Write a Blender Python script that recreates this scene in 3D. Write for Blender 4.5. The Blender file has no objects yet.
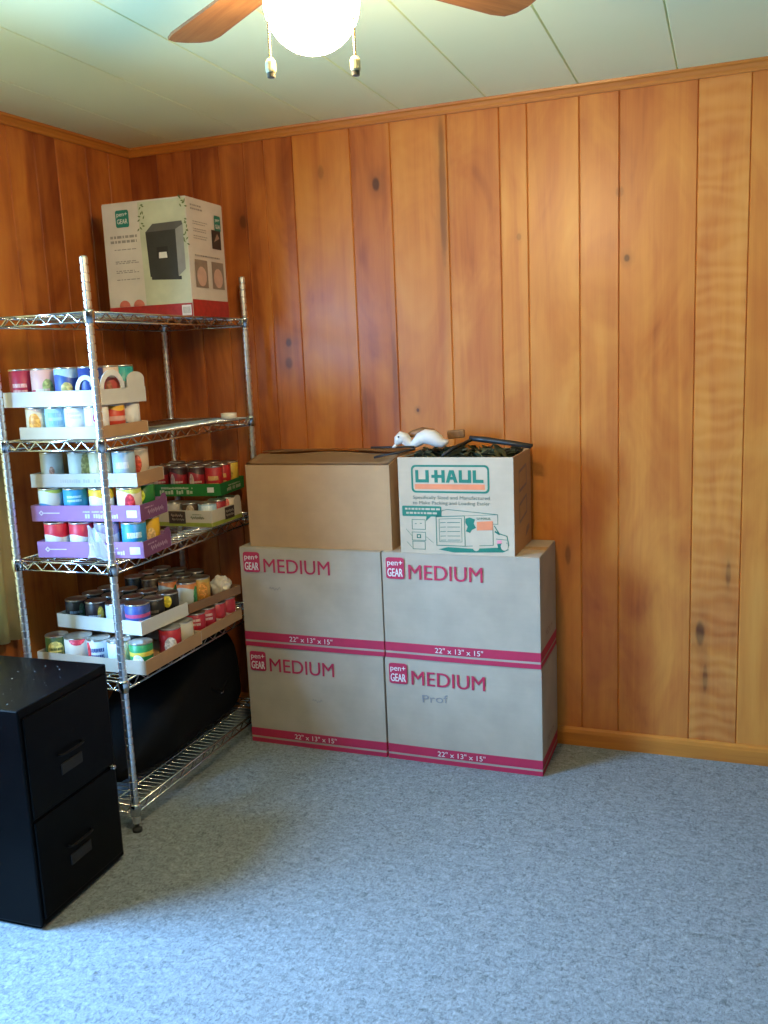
import bpy, bmesh, math, random
from mathutils import Vector, Matrix
from math import sin, cos, pi, radians as R
random.seed(7)
C = bpy.context.scene.collection

# ------------------------------------------------------------------ camera
CX, CY, CZ = 2.3342, -3.3182, 1.5012
YAW, PIT, ROLL, FPX = 0.3667, -0.1703, -0.0424, 906.25
d = Vector((-sin(YAW)*cos(PIT), cos(YAW)*cos(PIT), sin(PIT)))
r = Vector((cos(YAW), sin(YAW), 0)); u = r.cross(d)
r2 = cos(ROLL)*r + sin(ROLL)*u; u2 = -sin(ROLL)*r + cos(ROLL)*u
cam = bpy.data.objects.new('camera', bpy.data.cameras.new('camera')); C.objects.link(cam)
M = Matrix((r2, u2, -d)).transposed().to_4x4(); M.translation = (CX, CY, CZ)
cam.matrix_world = M
cam.data.sensor_fit = 'VERTICAL'; cam.data.sensor_height = 24
cam.data.lens = FPX*24/1024
bpy.context.scene.camera = cam

# ------------------------------------------------------------------ world, light, exposure
SC = bpy.context.scene
SC.view_settings.view_transform = 'Standard'; SC.view_settings.look = 'None'
SC.view_settings.exposure = 0.0; SC.view_settings.gamma = 1; SC.view_settings.use_curve_mapping = False
W = bpy.data.worlds.new('sky'); SC.world = W; W.use_nodes = True
W.node_tree.nodes['Background'].inputs[0].default_value = (.86, 1.0, .72, 1)
W.node_tree.nodes['Background'].inputs[1].default_value = 2.4
WIN_Y, WIN_Z, WIN_W, WIN_H = -2.10, 1.40, .72, .95        # the daylight window in the left wall
LA = bpy.data.lights.new('window_daylight', 'AREA'); LA.shape = 'RECTANGLE'; LA.size = WIN_W; LA.size_y = WIN_H
LA.spread = R(150); LA.energy = 195; LA.color = (.25, .55, 1.0)
lo = bpy.data.objects.new('window_daylight', LA); C.objects.link(lo)
lo.location = (-.24, WIN_Y, WIN_Z); lo.rotation_euler = (R(68), 0, R(-90))
LAMP_E = 170.0

# ------------------------------------------------------------------ material helpers
class N:
    def __init__(s, name):
        s.m = bpy.data.materials.new(name); s.m.use_nodes = True; s.t = s.m.node_tree
        s.b = s.t.nodes['Principled BSDF']
    def n(s, t, **k):
        x = s.t.nodes.new(t)
        for a, v in k.items(): setattr(x, a, v)
        return x
    def put(s, sock, v):
        if hasattr(v, 'is_output') or isinstance(v, bpy.types.NodeSocket): s.t.links.new(v, sock)
        elif isinstance(v, (tuple, list)) and sock.type == 'RGBA' and len(v) == 3: sock.default_value = (*v, 1)
        else: sock.default_value = v
    def math(s, op, a, b=0.0, c=0.0):
        x = s.n('ShaderNodeMath', operation=op)
        s.put(x.inputs[0], a); s.put(x.inputs[1], b); s.put(x.inputs[2], c)
        return x.outputs[0]
    def mix(s, f, a, b, mode='MIX'):
        x = s.n('ShaderNodeMix', data_type='RGBA', blend_type=mode)
        s.put(x.inputs[0], f); s.put(x.inputs[6], a); s.put(x.inputs[7], b)
        return x.outputs[2]
    def coord(s, k='Object'): return s.n('ShaderNodeTexCoord').outputs[k]
    def mapv(s, v, sc=(1, 1, 1), loc=(0, 0, 0)):
        x = s.n('ShaderNodeMapping'); s.put(x.inputs[0], v); x.inputs['Scale'].default_value = sc; x.inputs['Location'].default_value = loc
        return x.outputs[0]
    def noise(s, v, sc, det=4, rough=.55, dist=0):
        x = s.n('ShaderNodeTexNoise'); s.put(x.inputs['Vector'], v); x.inputs['Scale'].default_value = sc
        x.inputs['Detail'].default_value = det; x.inputs['Roughness'].default_value = rough; x.inputs['Distortion'].default_value = dist
        return x.outputs[0]
    def ramp(s, f, *st):
        x = s.n('ShaderNodeValToRGB'); s.put(x.inputs[0], f); e = x.color_ramp.elements
        e[0].position, e[0].color = st[0][0], (*st[0][1], 1); e[1].position, e[1].color = st[-1][0], (*st[-1][1], 1)
        for p, c in st[1:-1]: q = e.new(p); q.color = (*c, 1)
        return x.outputs[0]
    def step(s, v, lo, hi):
        x = s.n('ShaderNodeMapRange', interpolation_type='SMOOTHSTEP'); s.put(x.inputs[0], v)
        x.inputs[1].default_value = lo; x.inputs[2].default_value = hi
        return x.outputs[0]
    def bump(s, h, st, dist=.002):
        x = s.n('ShaderNodeBump'); x.inputs['Strength'].default_value = st; x.inputs['Distance'].default_value = dist
        s.put(x.inputs['Height'], h); s.t.links.new(x.outputs[0], s.b.inputs['Normal'])
    def col(s, c): s.put(s.b.inputs['Base Color'], c)
    def set(s, rough=None, metal=None, spec=None, coat=None):
        if rough is not None: s.put(s.b.inputs['Roughness'], rough)
        if metal is not None: s.b.inputs['Metallic'].default_value = metal
        if spec is not None: s.b.inputs['Specular IOR Level'].default_value = spec
        if coat is not None: s.b.inputs['Coat Weight'].default_value = coat; s.b.inputs['Coat Roughness'].default_value = .12
        return s.m
MATS = {}
def plain(name, c, rough=.6, metal=0, spec=.5, var=.12, sc=30, bmp=0):
    if name in MATS: return MATS[name]
    n = N(name); f = n.noise(n.coord(), sc)
    n.col(n.ramp(f, (.25, tuple(x*(1-var) for x in c)), (.75, tuple(min(1, x*(1+var)) for x in c))))
    if bmp: n.bump(f, bmp)
    MATS[name] = n.set(rough, metal, spec); return MATS[name]

def wood_wall(name, knots, dark=1.0, curly=None):
    n = N(name); co = n.coord(); at = n.n('ShaderNodeAttribute', attribute_name='plank')
    sp = n.n('ShaderNodeSeparateColor'); n.put(sp.inputs[0], at.outputs[0]); ra, ro, rg = sp.outputs
    off = n.n('ShaderNodeCombineXYZ'); n.put(off.inputs[0], n.math('MULTIPLY', ra, 17)); n.put(off.inputs[2], n.math('MULTIPLY', ro, 31))
    ad = n.n('ShaderNodeVectorMath', operation='ADD'); n.put(ad.inputs[0], co); n.put(ad.inputs[1], off.outputs[0]); v = ad.outputs[0]
    grain = n.noise(n.mapv(v, (17, 17, .8)), 1.0, 4, .5, .8)
    fine = n.noise(n.mapv(v, (190, 190, 5)), 1.0, 3, .6)
    blot = n.noise(n.mapv(v, (5, 5, 2.2)), 1.0, 3, .6, 1.2)
    f = n.math('ADD', n.math('ADD', n.math('MULTIPLY', grain, .36), .07), n.math('MULTIPLY', blot, .50))
    f = n.math('ADD', f, .035)
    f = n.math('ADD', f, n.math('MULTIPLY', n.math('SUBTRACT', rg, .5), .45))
    f = n.math('ADD', f, n.math('MULTIPLY', n.math('SUBTRACT', fine, .5), .08))
    c = n.ramp(f, (.15, (.13, .022, .007)), (.28, (.27, .058, .013)), (.45, (.51, .150, .028)), (.62, (.64, .24, .042)), (.85, (.74, .35, .075)))
    sx = n.n('ShaderNodeSeparateXYZ'); n.put(sx.inputs[0], co); X, Y, Z = sx.outputs
    wob = n.math('MULTIPLY', n.math('SUBTRACT', n.noise(n.mapv(co, (14, 14, 9)), 1.0, 3), .5), .7)
    for kx, kz, kr, kh, st in knots:                     # dark knots: an eye and a longer stain round it
        dx = n.math('DIVIDE', n.math('SUBTRACT', X, kx), kr); dz = n.math('DIVIDE', n.math('SUBTRACT', Z, kz), kh)
        q = n.math('SQRT', n.math('ADD', n.math('MULTIPLY', dx, dx), n.math('MULTIPLY', dz, dz)))
        q = n.math('ADD', q, wob)
        c = n.mix(n.math('MULTIPLY', n.math('SUBTRACT', 1.0, n.step(q, .5, 1.1)), st), c, (.07, .022, .008))
        c = n.mix(n.math('MULTIPLY', n.math('SUBTRACT', 1.0, n.step(q, .8, 2.8)), st*.33), c, (.17, .05, .012))
    if curly:                                            # rippled figure across one plank
        wv = n.n('ShaderNodeTexWave', wave_type='BANDS', bands_direction='Z'); n.put(wv.inputs[0], n.mapv(co, (2.6, 1, 4.0)))
        wv.inputs['Scale'].default_value = 1.5; wv.inputs['Distortion'].default_value = 9; wv.inputs['Detail'].default_value = 2; wv.inputs['Detail Scale'].default_value = 1.2
        msk = n.math('MULTIPLY', n.step(X, curly[0], curly[0]+.004), n.math('SUBTRACT', 1.0, n.step(X, curly[1]-.004, curly[1])))
        c = n.mix(n.math('MULTIPLY', msk, n.math('MULTIPLY', n.math('MULTIPLY', wv.outputs[1], n.noise(n.mapv(co, (3, 3, 1.6), (2, 0, 5)), 1.0, 2)), .42)), c, (.78, .40, .12))
    n.col(c)
    n.bump(n.math('ADD', grain, n.math('MULTIPLY', blot, 1.5)), .10, .003)
    return n.set(n.math('ADD', .30, n.math('MULTIPLY', blot, .16)), 0, .5)

def wood_simple(name, a, b, sc=(2, 40, 40), rough=.4):
    n = N(name); f = n.noise(n.mapv(n.coord(), sc), 1.0, 5, .6, .8)
    n.col(n.ramp(f, (.3, a), (.7, b))); n.bump(f, .08); return n.set(rough)

def carpet_mat():
    n = N('carpet_loop_pile'); co = n.coord()
    a = n.noise(n.mapv(co, (135, 85, 100)), 1.0, 4, .75, .5); b = n.noise(n.mapv(co, (38, 56, 40), (3, 7, 0)), 1.0, 4, .65, 1.0)
    w = n.noise(co, 2.0, 3); st = n.noise(n.mapv(co, (70, 46, 50), (9, 2, 0)), 1.0, 2, .6, 1.5)
    f = n.math('ADD', n.math('MULTIPLY', a, .55), n.math('MULTIPLY', b, .45))
    c = n.ramp(f, (.34, (.118, .132, .140)), (.47, (.215, .246, .268)), (.56, (.278, .318, .350)), (.70, (.40, .455, .50)))
    c = n.mix(n.math('MULTIPLY', n.step(st, .57, .68), .5), c, (.075, .085, .09))
    c = n.mix(n.math('MULTIPLY', w, .12), c, (.14, .15, .155))
    n.col(c); n.bump(f, .55, .006); return n.set(.95, 0, .1)

def ceiling_mat():
    n = N('painted_ceiling_tile'); co = n.coord(); f = n.noise(co, 60, 3); g = n.noise(co, 1.3, 3)
    n.col(n.ramp(g, (.2, (.78, .91, .53)), (.8, (.84, .95, .60)))); n.bump(f, .05); return n.set(.7, 0, .3)  # green-yellow tint stands in for daylight bounced off the grass outside

def chrome_mat(name='chrome_plated_steel', rough=.18, c=(.64, .65, .66)):
    if name in MATS: return MATS[name]
    n = N(name); f = n.noise(n.mapv(n.coord(), (20, 20, 20)), 1.0)
    n.col(n.ramp(f, (.3, tuple(x*.9 for x in c)), (.7, c))); MATS[name] = n.set(rough, 1.0); return MATS[name]

def cardboard(name, c, rough=.8):
    if name in MATS: return MATS[name]
    n = N(name); co = n.coord(); f = n.noise(n.mapv(co, (4, 4, 90)), 1.0, 3); g = n.noise(co, 7, 4)
    k = n.math('ADD', n.math('MULTIPLY', f, .12), n.math('MULTIPLY', g, .88))
    n.col(n.ramp(k, (.3, tuple(x*.88 for x in c)), (.7, tuple(min(1, x*1.08) for x in c))))
    n.bump(k, .06); MATS[name] = n.set(rough, 0, .3); return MATS[name]

def can_label(key, base, top=None, bot=None, patch=None, text=None, band=None):
    """printed paper label: top=(z,colour) bot=(z,colour) patch=(angle,z,width,height,colour) text=(colour,z0,z1) band=(z0,z1,colour)"""
    name = 'printed_label_'+key
    if name in MATS: return MATS[name]
    n = N(name); co = n.coord(); sx = n.n('ShaderNodeSeparateXYZ'); n.put(sx.inputs[0], co); X, Y, Z = sx.outputs
    ang = n.math('ARCTAN2', Y, X); c = base
    wv = n.math('MULTIPLY', n.math('SINE', n.math('MULTIPLY', ang, 2.0)), .006)
    f = n.noise(co, 45, 3); c = n.mix(n.math('MULTIPLY', f, .25), c, tuple(x*.75 for x in base))
    if band: c = n.mix(n.math('MULTIPLY', n.step(Z, band[0]-.001, band[0]+.001), n.math('SUBTRACT', 1.0, n.step(Z, band[1]-.001, band[1]+.001))), c, band[2])
    if top: c = n.mix(n.step(n.math('ADD', Z, wv), top[0]-.001, top[0]+.001), c, top[1])
    if bot: c = n.mix(n.math('SUBTRACT', 1.0, n.step(n.math('ADD', Z, wv), bot[0]-.001, bot[0]+.001)), c, bot[1])
    if patch:
        pa, pz, pw, ph, pc = patch
        a = n.math('DIVIDE', n.math('SUBTRACT', ang, pa), pw); z = n.math('DIVIDE', n.math('SUBTRACT', Z, pz), ph)
        q = n.math('ADD', n.math('MULTIPLY', a, a), n.math('MULTIPLY', z, z)); q = n.math('ADD', q, n.math('MULTIPLY', n.math('SUBTRACT', f, .5), .8))
        c = n.mix(n.math('SUBTRACT', 1.0, n.step(q, .85, 1.0)), c, n.mix(n.step(n.noise(co, 90, 2), .45, .6), pc, tuple(min(1, x*1.6+.03) for x in pc)))
    if text:
        tc, z0, z1 = text
        row = n.math('LESS_THAN', n.math('FRACT', n.math('MULTIPLY', n.math('SUBTRACT', Z, z0), 2.0/(z1-z0))), .6)
        inz = n.math('MULTIPLY', n.math('GREATER_THAN', Z, z0), n.math('LESS_THAN', Z, z1)); ina = n.math('LESS_THAN', n.math('ABSOLUTE', ang), .62)
        let = n.n('ShaderNodeCombineXYZ'); n.put(let.inputs[0], n.math('MULTIPLY', ang, 16)); n.put(let.inputs[1], n.math('FLOOR', n.math('MULTIPLY', Z, 90)))
        on = n.math('GREATER_THAN', n.noise(let.outputs[0], 1.0, 1), .42)
        c = n.mix(n.math('MULTIPLY', n.math('MULTIPLY', row, inz), n.math('MULTIPLY', ina, on)), c, tc)
    n.col(c); MATS[name] = n.set(.42, 0, .45); return MATS[name]

# ------------------------------------------------------------------ mesh helpers
def obj(name, bm, m=None, parent=None, smooth=False, **props):
    me = bpy.data.meshes.new(name)
    bmesh.ops.recalc_face_normals(bm, faces=bm.faces[:]) if props.pop('recalc', True) else None
    bm.to_mesh(me); bm.free()
    if m is not None:
        for x in (m if isinstance(m, (list, tuple)) else [m]): me.materials.append(x)
    if smooth:
        for p in me.polygons: p.use_smooth = True
    o = bpy.data.objects.new(name, me); C.objects.link(o)
    if parent is not None: o.parent = parent
    for k, v in props.items(): o[k] = v
    return o
def tag(o, label, cat, group=None, kind=None):
    o['label'] = label; o['category'] = cat
    if group: o['group'] = group
    if kind: o['kind'] = kind
    return o
def thing(name, label, cat, loc, rz=0, group=None):
    o = bpy.data.objects.new(name, None); C.objects.link(o); o.location = loc; o.rotation_euler = (0, 0, rz); o.empty_display_size = .05
    return tag(o, label, cat, group)
def struct(name, bm, m, parent=None, **k):
    o = obj(name, bm, m, parent, **k)
    if parent is None: o['kind'] = 'structure'
    return o
def box(bm, x0, x1, y0, y1, z0, z1, mi=0, bev=0, mtx=None):
    vs = [bm.verts.new((x, y, z)) for z in (z0, z1) for y in (y0, y1) for x in (x0, x1)]
    if mtx is not None:
        for v in vs: v.co = mtx @ v.co
    fs = [bm.faces.new([vs[i] for i in q]) for q in ((0, 2, 3, 1), (4, 5, 7, 6), (0, 1, 5, 4), (2, 6, 7, 3), (0, 4, 6, 2), (1, 3, 7, 5))]
    for f in fs: f.material_index = mi
    if bev:
        es = list({e for f in fs for e in f.edges})
        bmesh.ops.bevel(bm, geom=es, offset=bev, segments=2, affect='EDGES', profile=.5)
    return bm
def BX(*a, **k): return box(bmesh.new(), *a, **k)
def tube(bm, pts, rad, n=6, caps=True, mi=0):
    pts = [Vector(p) for p in pts]; rads = rad if isinstance(rad, (list, tuple)) else [rad]*len(pts)
    rings = []; prev = None
    for i, p in enumerate(pts):
        t = (pts[min(i+1, len(pts)-1)] - pts[max(i-1, 0)]).normalized()
        if prev is None: a = t.cross(Vector((0, 0, 1)) if abs(t.z) < .9 else Vector((1, 0, 0))).normalized()
        else: a = (prev - t*prev.dot(t)).normalized()
        prev = a; b = t.cross(a)
        rings.append([bm.verts.new(p + (a*cos(2*pi*k/n) + b*sin(2*pi*k/n))*rads[i]) for k in range(n)])
    for q, w in zip(rings, rings[1:]):
        for k in range(n): bm.faces.new((q[k], q[(k+1) % n], w[(k+1) % n], w[k])).material_index = mi
    if caps: bm.faces.new(rings[0][::-1]).material_index = mi; bm.faces.new(rings[-1]).material_index = mi
    return bm
def lathe(bm, prof, n=24, mi=0, c=(0, 0, 0)):
    rings = []
    for rr, z in prof:
        if rr < 1e-6: rings.append([bm.verts.new((c[0], c[1], c[2]+z))])
        else: rings.append([bm.verts.new((c[0]+rr*cos(2*pi*k/n), c[1]+rr*sin(2*pi*k/n), c[2]+z)) for k in range(n)])
    for a, b in zip(rings, rings[1:]):
        for k in range(n):
            k2 = (k+1) % n
            if len(a) == 1 and len(b) == 1: continue
            if len(a) == 1: f = bm.faces.new((a[0], b[k2], b[k]))
            elif len(b) == 1: f = bm.faces.new((a[k], a[k2], b[0]))
            else: f = bm.faces.new((a[k], a[k2], b[k2], b[k]))
            f.material_index = mi
    return bm
def plate(bm, pts, f, th, mi=0):
    """an outline (list of 2-D points) made into a solid plate; f(p, q, depth) -> 3-D point"""
    A = [bm.verts.new(f(p, q, 0)) for p, q in pts]; B = [bm.verts.new(f(p, q, th)) for p, q in pts]
    bm.faces.new(A).material_index = mi; bm.faces.new(B[::-1]).material_index = mi
    for i in range(len(A)):
        j = (i+1) % len(A); bm.faces.new((A[i], B[i], B[j], A[j])).material_index = mi
    return bm
def rrect(x0, x1, y0, y1, rad, n=5):
    out = []
    for cx, cy, a in ((x1-rad, y1-rad, 0), (x0+rad, y1-rad, 90), (x0+rad, y0+rad, 180), (x1-rad, y0+rad, 270)):
        out += [(cx+rad*cos(R(a+90*k/n)), cy+rad*sin(R(a+90*k/n))) for k in range(n+1)]
    return out
def flat(bm, pts, f, mi=0): bm.faces.new([bm.verts.new(f(p, q)) for p, q in pts]).material_index = mi
def stroke(bm, pts, f, w, mi=0):
    for (x0, y0), (x1, y1) in zip(pts, pts[1:]):
        L = math.hypot(x1-x0, y1-y0) or 1e-9; nx, ny = -(y1-y0)/L*w/2, (x1-x0)/L*w/2; ex, ey = (x1-x0)/L*w*.35, (y1-y0)/L*w*.35
        flat(bm, [(x0+nx-ex, y0+ny-ey), (x0-nx-ex, y0-ny-ey), (x1-nx+ex, y1-ny+ey), (x1+nx+ex, y1+ny+ey)], f, mi)
def ring(bm, outer, inner, f, mi=0):
    n = len(outer)
    for i in range(n):
        j = (i+1) % n; flat(bm, [outer[i], outer[j], inner[j], inner[i]], f, mi)
def lettering(name, text, w, h, m, parent, loc, rot=(R(90), 0, 0), bold=.0, **props):
    """text as a mesh, fitted to w x h, centred on loc"""
    cu = bpy.data.curves.new('lettering', 'FONT'); cu.body = text; cu.size = 1; cu.resolution_u = 4; cu.align_x = 'CENTER'; cu.space_line = .95
    t = bpy.data.objects.new('lettering', cu); C.objects.link(t); bpy.context.view_layer.update()
    me = bpy.data.meshes.new_from_object(t.evaluated_get(bpy.context.evaluated_depsgraph_get()))
    bpy.data.objects.remove(t); bpy.data.curves.remove(cu)
    xs = [v.co.x for v in me.vertices]; ys = [v.co.y for v in me.vertices]
    x0, x1, y0, y1 = min(xs), max(xs), min(ys), max(ys)
    for v in me.vertices: v.co = ((v.co.x-(x0+x1)/2)*w/(x1-x0), (v.co.y-(y0+y1)/2)*h/(y1-y0), 0)
    me.materials.clear(); me.materials.append(m)
    if bold:                                             # heavier strokes: the outline doubled sideways and up
        b2 = bmesh.new(); b2.from_mesh(me); src = b2.verts[:]; e = bold*h*.7
        for i, (ex, ey) in enumerate(((-e, -e*.5), (e, e*.5), (0, 0))):
            g = bmesh.ops.duplicate(b2, geom=b2.verts[:] and [v for v in src] + list({f for v in src for f in v.link_faces}))
            for v in [x for x in g['geom'] if isinstance(x, bmesh.types.BMVert)]: v.co.x += ex; v.co.y += ey; v.co.z += .00012*(i+1)
        b2.to_mesh(me); b2.free()
    o = bpy.data.objects.new(name, me); C.objects.link(o); o.parent = parent; o.location = loc; o.rotation_euler = rot
    for k, v in props.items(): o[k] = v
    return o

# ------------------------------------------------------------------ the room
H = 2.379; X1, Y0 = 4.6, -5.6; LW = -0.0529
ldir = Vector((sin(LW), -cos(LW), 0))
def planks(edges, h, seed):
    """wall boarded with upright planks, a V groove at each joint; local x along the wall, face at y = 0"""
    bm = bmesh.new(); cl = bm.loops.layers.float_color.new('plank'); rnd = random.Random(seed); g = .0035
    for a, b, tone in edges:
        if tone is None: tone = rnd.uniform(.3, .75)
        pr = [(a, .005), (a+g, 0), (b-g, 0), (b, .005)]
        lo_ = [bm.verts.new((x, y, 0)) for x, y in pr]; hi_ = [bm.verts.new((x, y, h)) for x, y in pr]; col = (rnd.random(), rnd.random(), tone, 1)
        for i in range(3):
            f = bm.faces.new((lo_[i], lo_[i+1], hi_[i+1], hi_[i]))
            for L in f.loops: L[cl] = col
        f = bm.faces.new((lo_[0], hi_[0], hi_[3], lo_[3]))
        for L in f.loops: L[cl] = col
    return bm
KB = [(1.083, 2.135, .016, .03, .9), (1.995, 1.799, .012, .016, .85), (2.255, .475, .018, .05, .9), (2.275, .30, .01, .06, .55), (.683, 1.57, .016, .022, .8), (.679, 1.49, .02, .03, .75),
      (.512, 2.049, .018, .03, .7), (1.217, 1.291, .007, .009, .9), (1.786, .743, .012, .045, .55), (2.345, .70, .01, .06, .5), (1.342, 2.08, .016, .30, .55), (1.13, 1.45, .012, .16, .35), (1.0, 1.3, .012, .10, .3), (.86, 2.2, .016, .03, .35), (1.97, 2.02, .016, .02, .3), (1.62, 1.9, .010, .014, .3)]
be = [-.05, .13, .29, .42, .53, .619, .743, .983, 1.144, 1.362, 1.555, 1.654, 1.835, 1.969, 2.221, 2.384, 2.58, 2.75, 2.98, 3.12, 3.33, 3.52, 3.75, 3.98, 4.2, 4.4, X1]
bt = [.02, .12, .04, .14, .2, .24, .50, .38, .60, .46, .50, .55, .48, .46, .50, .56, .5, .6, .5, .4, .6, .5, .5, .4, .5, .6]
M_BACK = wood_wall('honey_pine_planks', KB, 1.0, (2.221, 2.384))
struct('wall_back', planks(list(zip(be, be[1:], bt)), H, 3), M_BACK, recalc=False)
M_LEFT = wood_wall('honey_pine_planks_side', [(.55, 1.2, .015, .03, .6), (.2, 1.95, .015, .03, .5)], 1.0)
# left wall: three runs of planks round the window opening
LROT = math.atan2(-ldir.y, -ldir.x)        # local +x runs towards the back corner, room on local -y
wy0, wy1 = .98, 2.54                      # window opening, distance from the corner
le = [-.05, .13, .26, .42, .53, .66, .86, wy0]
def lw_obj(name, edges, h, z):
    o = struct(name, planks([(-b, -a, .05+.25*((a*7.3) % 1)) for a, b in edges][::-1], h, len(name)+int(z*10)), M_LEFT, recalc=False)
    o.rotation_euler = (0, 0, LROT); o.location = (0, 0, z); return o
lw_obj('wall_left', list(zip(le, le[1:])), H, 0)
re = [wy0, 1.13, 1.30, 1.44, 1.62, 1.83, 2.0, 2.2, 2.36, wy1]; zb, zt = .66, 1.94
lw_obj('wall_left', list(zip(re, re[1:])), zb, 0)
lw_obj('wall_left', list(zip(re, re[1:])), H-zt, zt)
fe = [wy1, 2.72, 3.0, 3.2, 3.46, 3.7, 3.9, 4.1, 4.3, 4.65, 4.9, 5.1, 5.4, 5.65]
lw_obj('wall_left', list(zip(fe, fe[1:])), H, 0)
M_TRIM = wood_simple('varnished_pine_trim', (.46, .15, .022), (.60, .23, .036), (2, 30, 30), .35)
bm = bmesh.new(); fw = .06
box(bm, -wy1-fw, -wy0+fw, -.022, -.001, zb-fw, zb, bev=.003); box(bm, -wy1-fw, -wy0+fw, -.022, -.001, zt, zt+fw, bev=.003)
for a in (-wy1-fw, -wy0): box(bm, a, a+fw, -.022, -.001, zb, zt, bev=.003)
box(bm, -wy1, -wy0, .05, .08, (zb+zt)/2-.02, (zb+zt)/2+.02)
box(bm, -1.70, -1.64, .03, .08, zb, zt)
for a in (-wy1, -wy0-.03): box(bm, a, a+.03, .03, .08, zb, zt)
for z in (zb, zt-.03): box(bm, -wy1, -wy0, .03, .08, z, z+.03)
wf = struct('window_1', bm, plain('white_window_paint', (.75, .74, .70), .5)); wf.rotation_euler = (0, 0, LROT)
gm = N('clear_window_glass'); tr = gm.n('ShaderNodeBsdfTransparent'); gl = gm.n('ShaderNodeBsdfGlossy'); gl.inputs['Roughness'].default_value = .02
mx = gm.n('ShaderNodeMixShader'); mx.inputs[0].default_value = .05; gm.put(mx.inputs[1], tr.outputs[0]); gm.put(mx.inputs[2], gl.outputs[0])
gm.t.links.new(mx.outputs[0], gm.t.nodes['Material Output'].inputs['Surface'])
struct('pane', BX(-wy1+.01, -wy0-.01, .055, .059, zb+.01, zt-.01), gm.m, wf)
M_CARPET = carpet_mat()
bm = bmesh.new(); flat(bm, [(-.5, Y0-.1), (X1+.1, Y0-.1), (X1+.1, .1), (-.5, .1)], lambda p, q: (p, q, 0))
struct('floor', bm, M_CARPET, recalc=False)
# ceiling of narrow tongued panels with a fine groove at each seam
bm = bmesh.new(); x = -.405
while x < X1+.1:
    a, b, g = x, x+.32, .0035; pr = [(a, H+.006), (a+g, H), (b-g, H), (b, H+.006)]
    for (p, z), (q, w) in zip(pr, pr[1:]): bm.faces.new([bm.verts.new(c) for c in ((p, Y0-.1, z), (p, .1, z), (q, .1, w), (q, Y0-.1, w))])
    x += .32
struct('ceiling', bm, ceiling_mat(), recalc=False)
M_PLAIN = plain('pine_wall_other', (.13, .05, .014), .45)
struct('wall_right', BX(X1, X1+.05, Y0, .05, 0, H), M_PLAIN)
struct('wall_front', BX(-.45, X1, Y0-.05, Y0, 0, H), M_PLAIN)
# crown moulding and baseboards
def moulding(name, prof, L, loc, rz):
    bm = bmesh.new(); a = [bm.verts.new((0, y, z)) for y, z in prof]; b = [bm.verts.new((L, y, z)) for y, z in prof]
    for i in range(len(a)):
        j = (i+1) % len(a); bm.faces.new((a[i], b[i], b[j], a[j]))
    bm.faces.new(a); bm.faces.new(b[::-1])
    o = struct(name, bm, M_TRIM); o.location = loc; o.rotation_euler = (0, 0, rz); return o
CR = [(0, H-.034), (-.009, H-.034), (-.012, H-.029), (-.012, H-.022), (-.018, H-.012), (-.024, H-.008), (-.026, H), (0, H)]
BB = [(0, 0), (-.016, 0), (-.016, .050), (-.012, .062), (-.004, .0685), (0, .0685)]
moulding('trim_1', CR, X1, (0, 0, 0), 0)
moulding('trim_2', CR, 5.62, tuple(ldir*5.62), LROT)
moulding('baseboard_back', BB, X1, (0, 0, 0), 0)
moulding('baseboard_left', BB, 5.62, tuple(ldir*5.62), LROT)

# ------------------------------------------------------------------ wire shelving rack
CHROME = chrome_mat(); POSTM = chrome_mat('satin_chrome_post', .33, (.86, .86, .86)); BLACKP = plain('black_plastic', (.012, .012, .013), .5)
SX, SY, SW, SL = .549, -1.047, .375, .94; PH = 1.828
SHZ = [.09, .5133, .8955, 1.2829, 1.6690]
rack = thing('wire_shelving_rack', 'tall chrome wire shelving rack with five tiers in the corner', 'shelving', (SX-SW/2, SY+SL/2, 0))
hx, hy = SW/2, SL/2; pr = .0123
prof = [(0, .03), (pr, .03)]; z = .05
while z < PH-.004:
    prof += [(pr, z-.0026), (pr*.80, z-.0014), (pr*.80, z+.0014), (pr, z+.0026)]; z += .0254
prof += [(pr, PH-.004), (pr*.8, PH), (0, PH)]
post0 = None
for sx in (-1, 1):
    for sy in (-1, 1):
        if post0 is None:
            p = obj('post', lathe(bmesh.new(), prof, 18), POSTM, rack, smooth=False); post0 = p
            ft0 = obj('levelling_foot', lathe(bmesh.new(), [(0, 0), (.016, 0), (.016, .010), (.010, .014), (.007, .016), (.007, .032), (0, .032)], 16), BLACKP, p); q = ft0
        else:
            p = post0.copy(); C.objects.link(p); p.parent = rack; q = ft0.copy(); C.objects.link(q); q.parent = p
        p.location = (sx*hx, sy*hy, 0)
def shelf_mesh():
    bm = bmesh.new(); ry, rx = hy, hx; w = .0034
    for zz in (-.002, -.030):
        tube(bm, [(-rx, -ry, zz), (rx, -ry, zz)], w); tube(bm, [(-rx, ry, zz), (rx, ry, zz)], w)
        tube(bm, [(-rx, -ry, zz), (-rx, ry, zz)], w); tube(bm, [(rx, -ry, zz), (rx, ry, zz)], w)
    for s in (-1, 1):                                    # zigzag truss in the rims
        n = 12; pts = [(-rx+.012+(2*rx-.024)*i/n, s*ry, -.030 if i % 2 else -.002) for i in range(n+1)]; tube(bm, pts, .0031, 5)
        n = 26; pts = [(s*rx, -ry+.012+(2*ry-.024)*i/n, -.030 if i % 2 else -.002) for i in range(n+1)]; tube(bm, pts, .0029, 5)
    n = 36
    for i in range(1, n):                                # deck wires run front to back
        y = -ry+2*ry*i/n; tube(bm, [(-rx, y, -.0005), (rx, y, -.0005)], .0014, 5)
    for xx in (-rx*.5, 0, rx*.5): tube(bm, [(xx, -ry, -.006), (xx, ry, -.006)], .0028, 5)
    return bm
s0 = None; col_me = None
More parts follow.
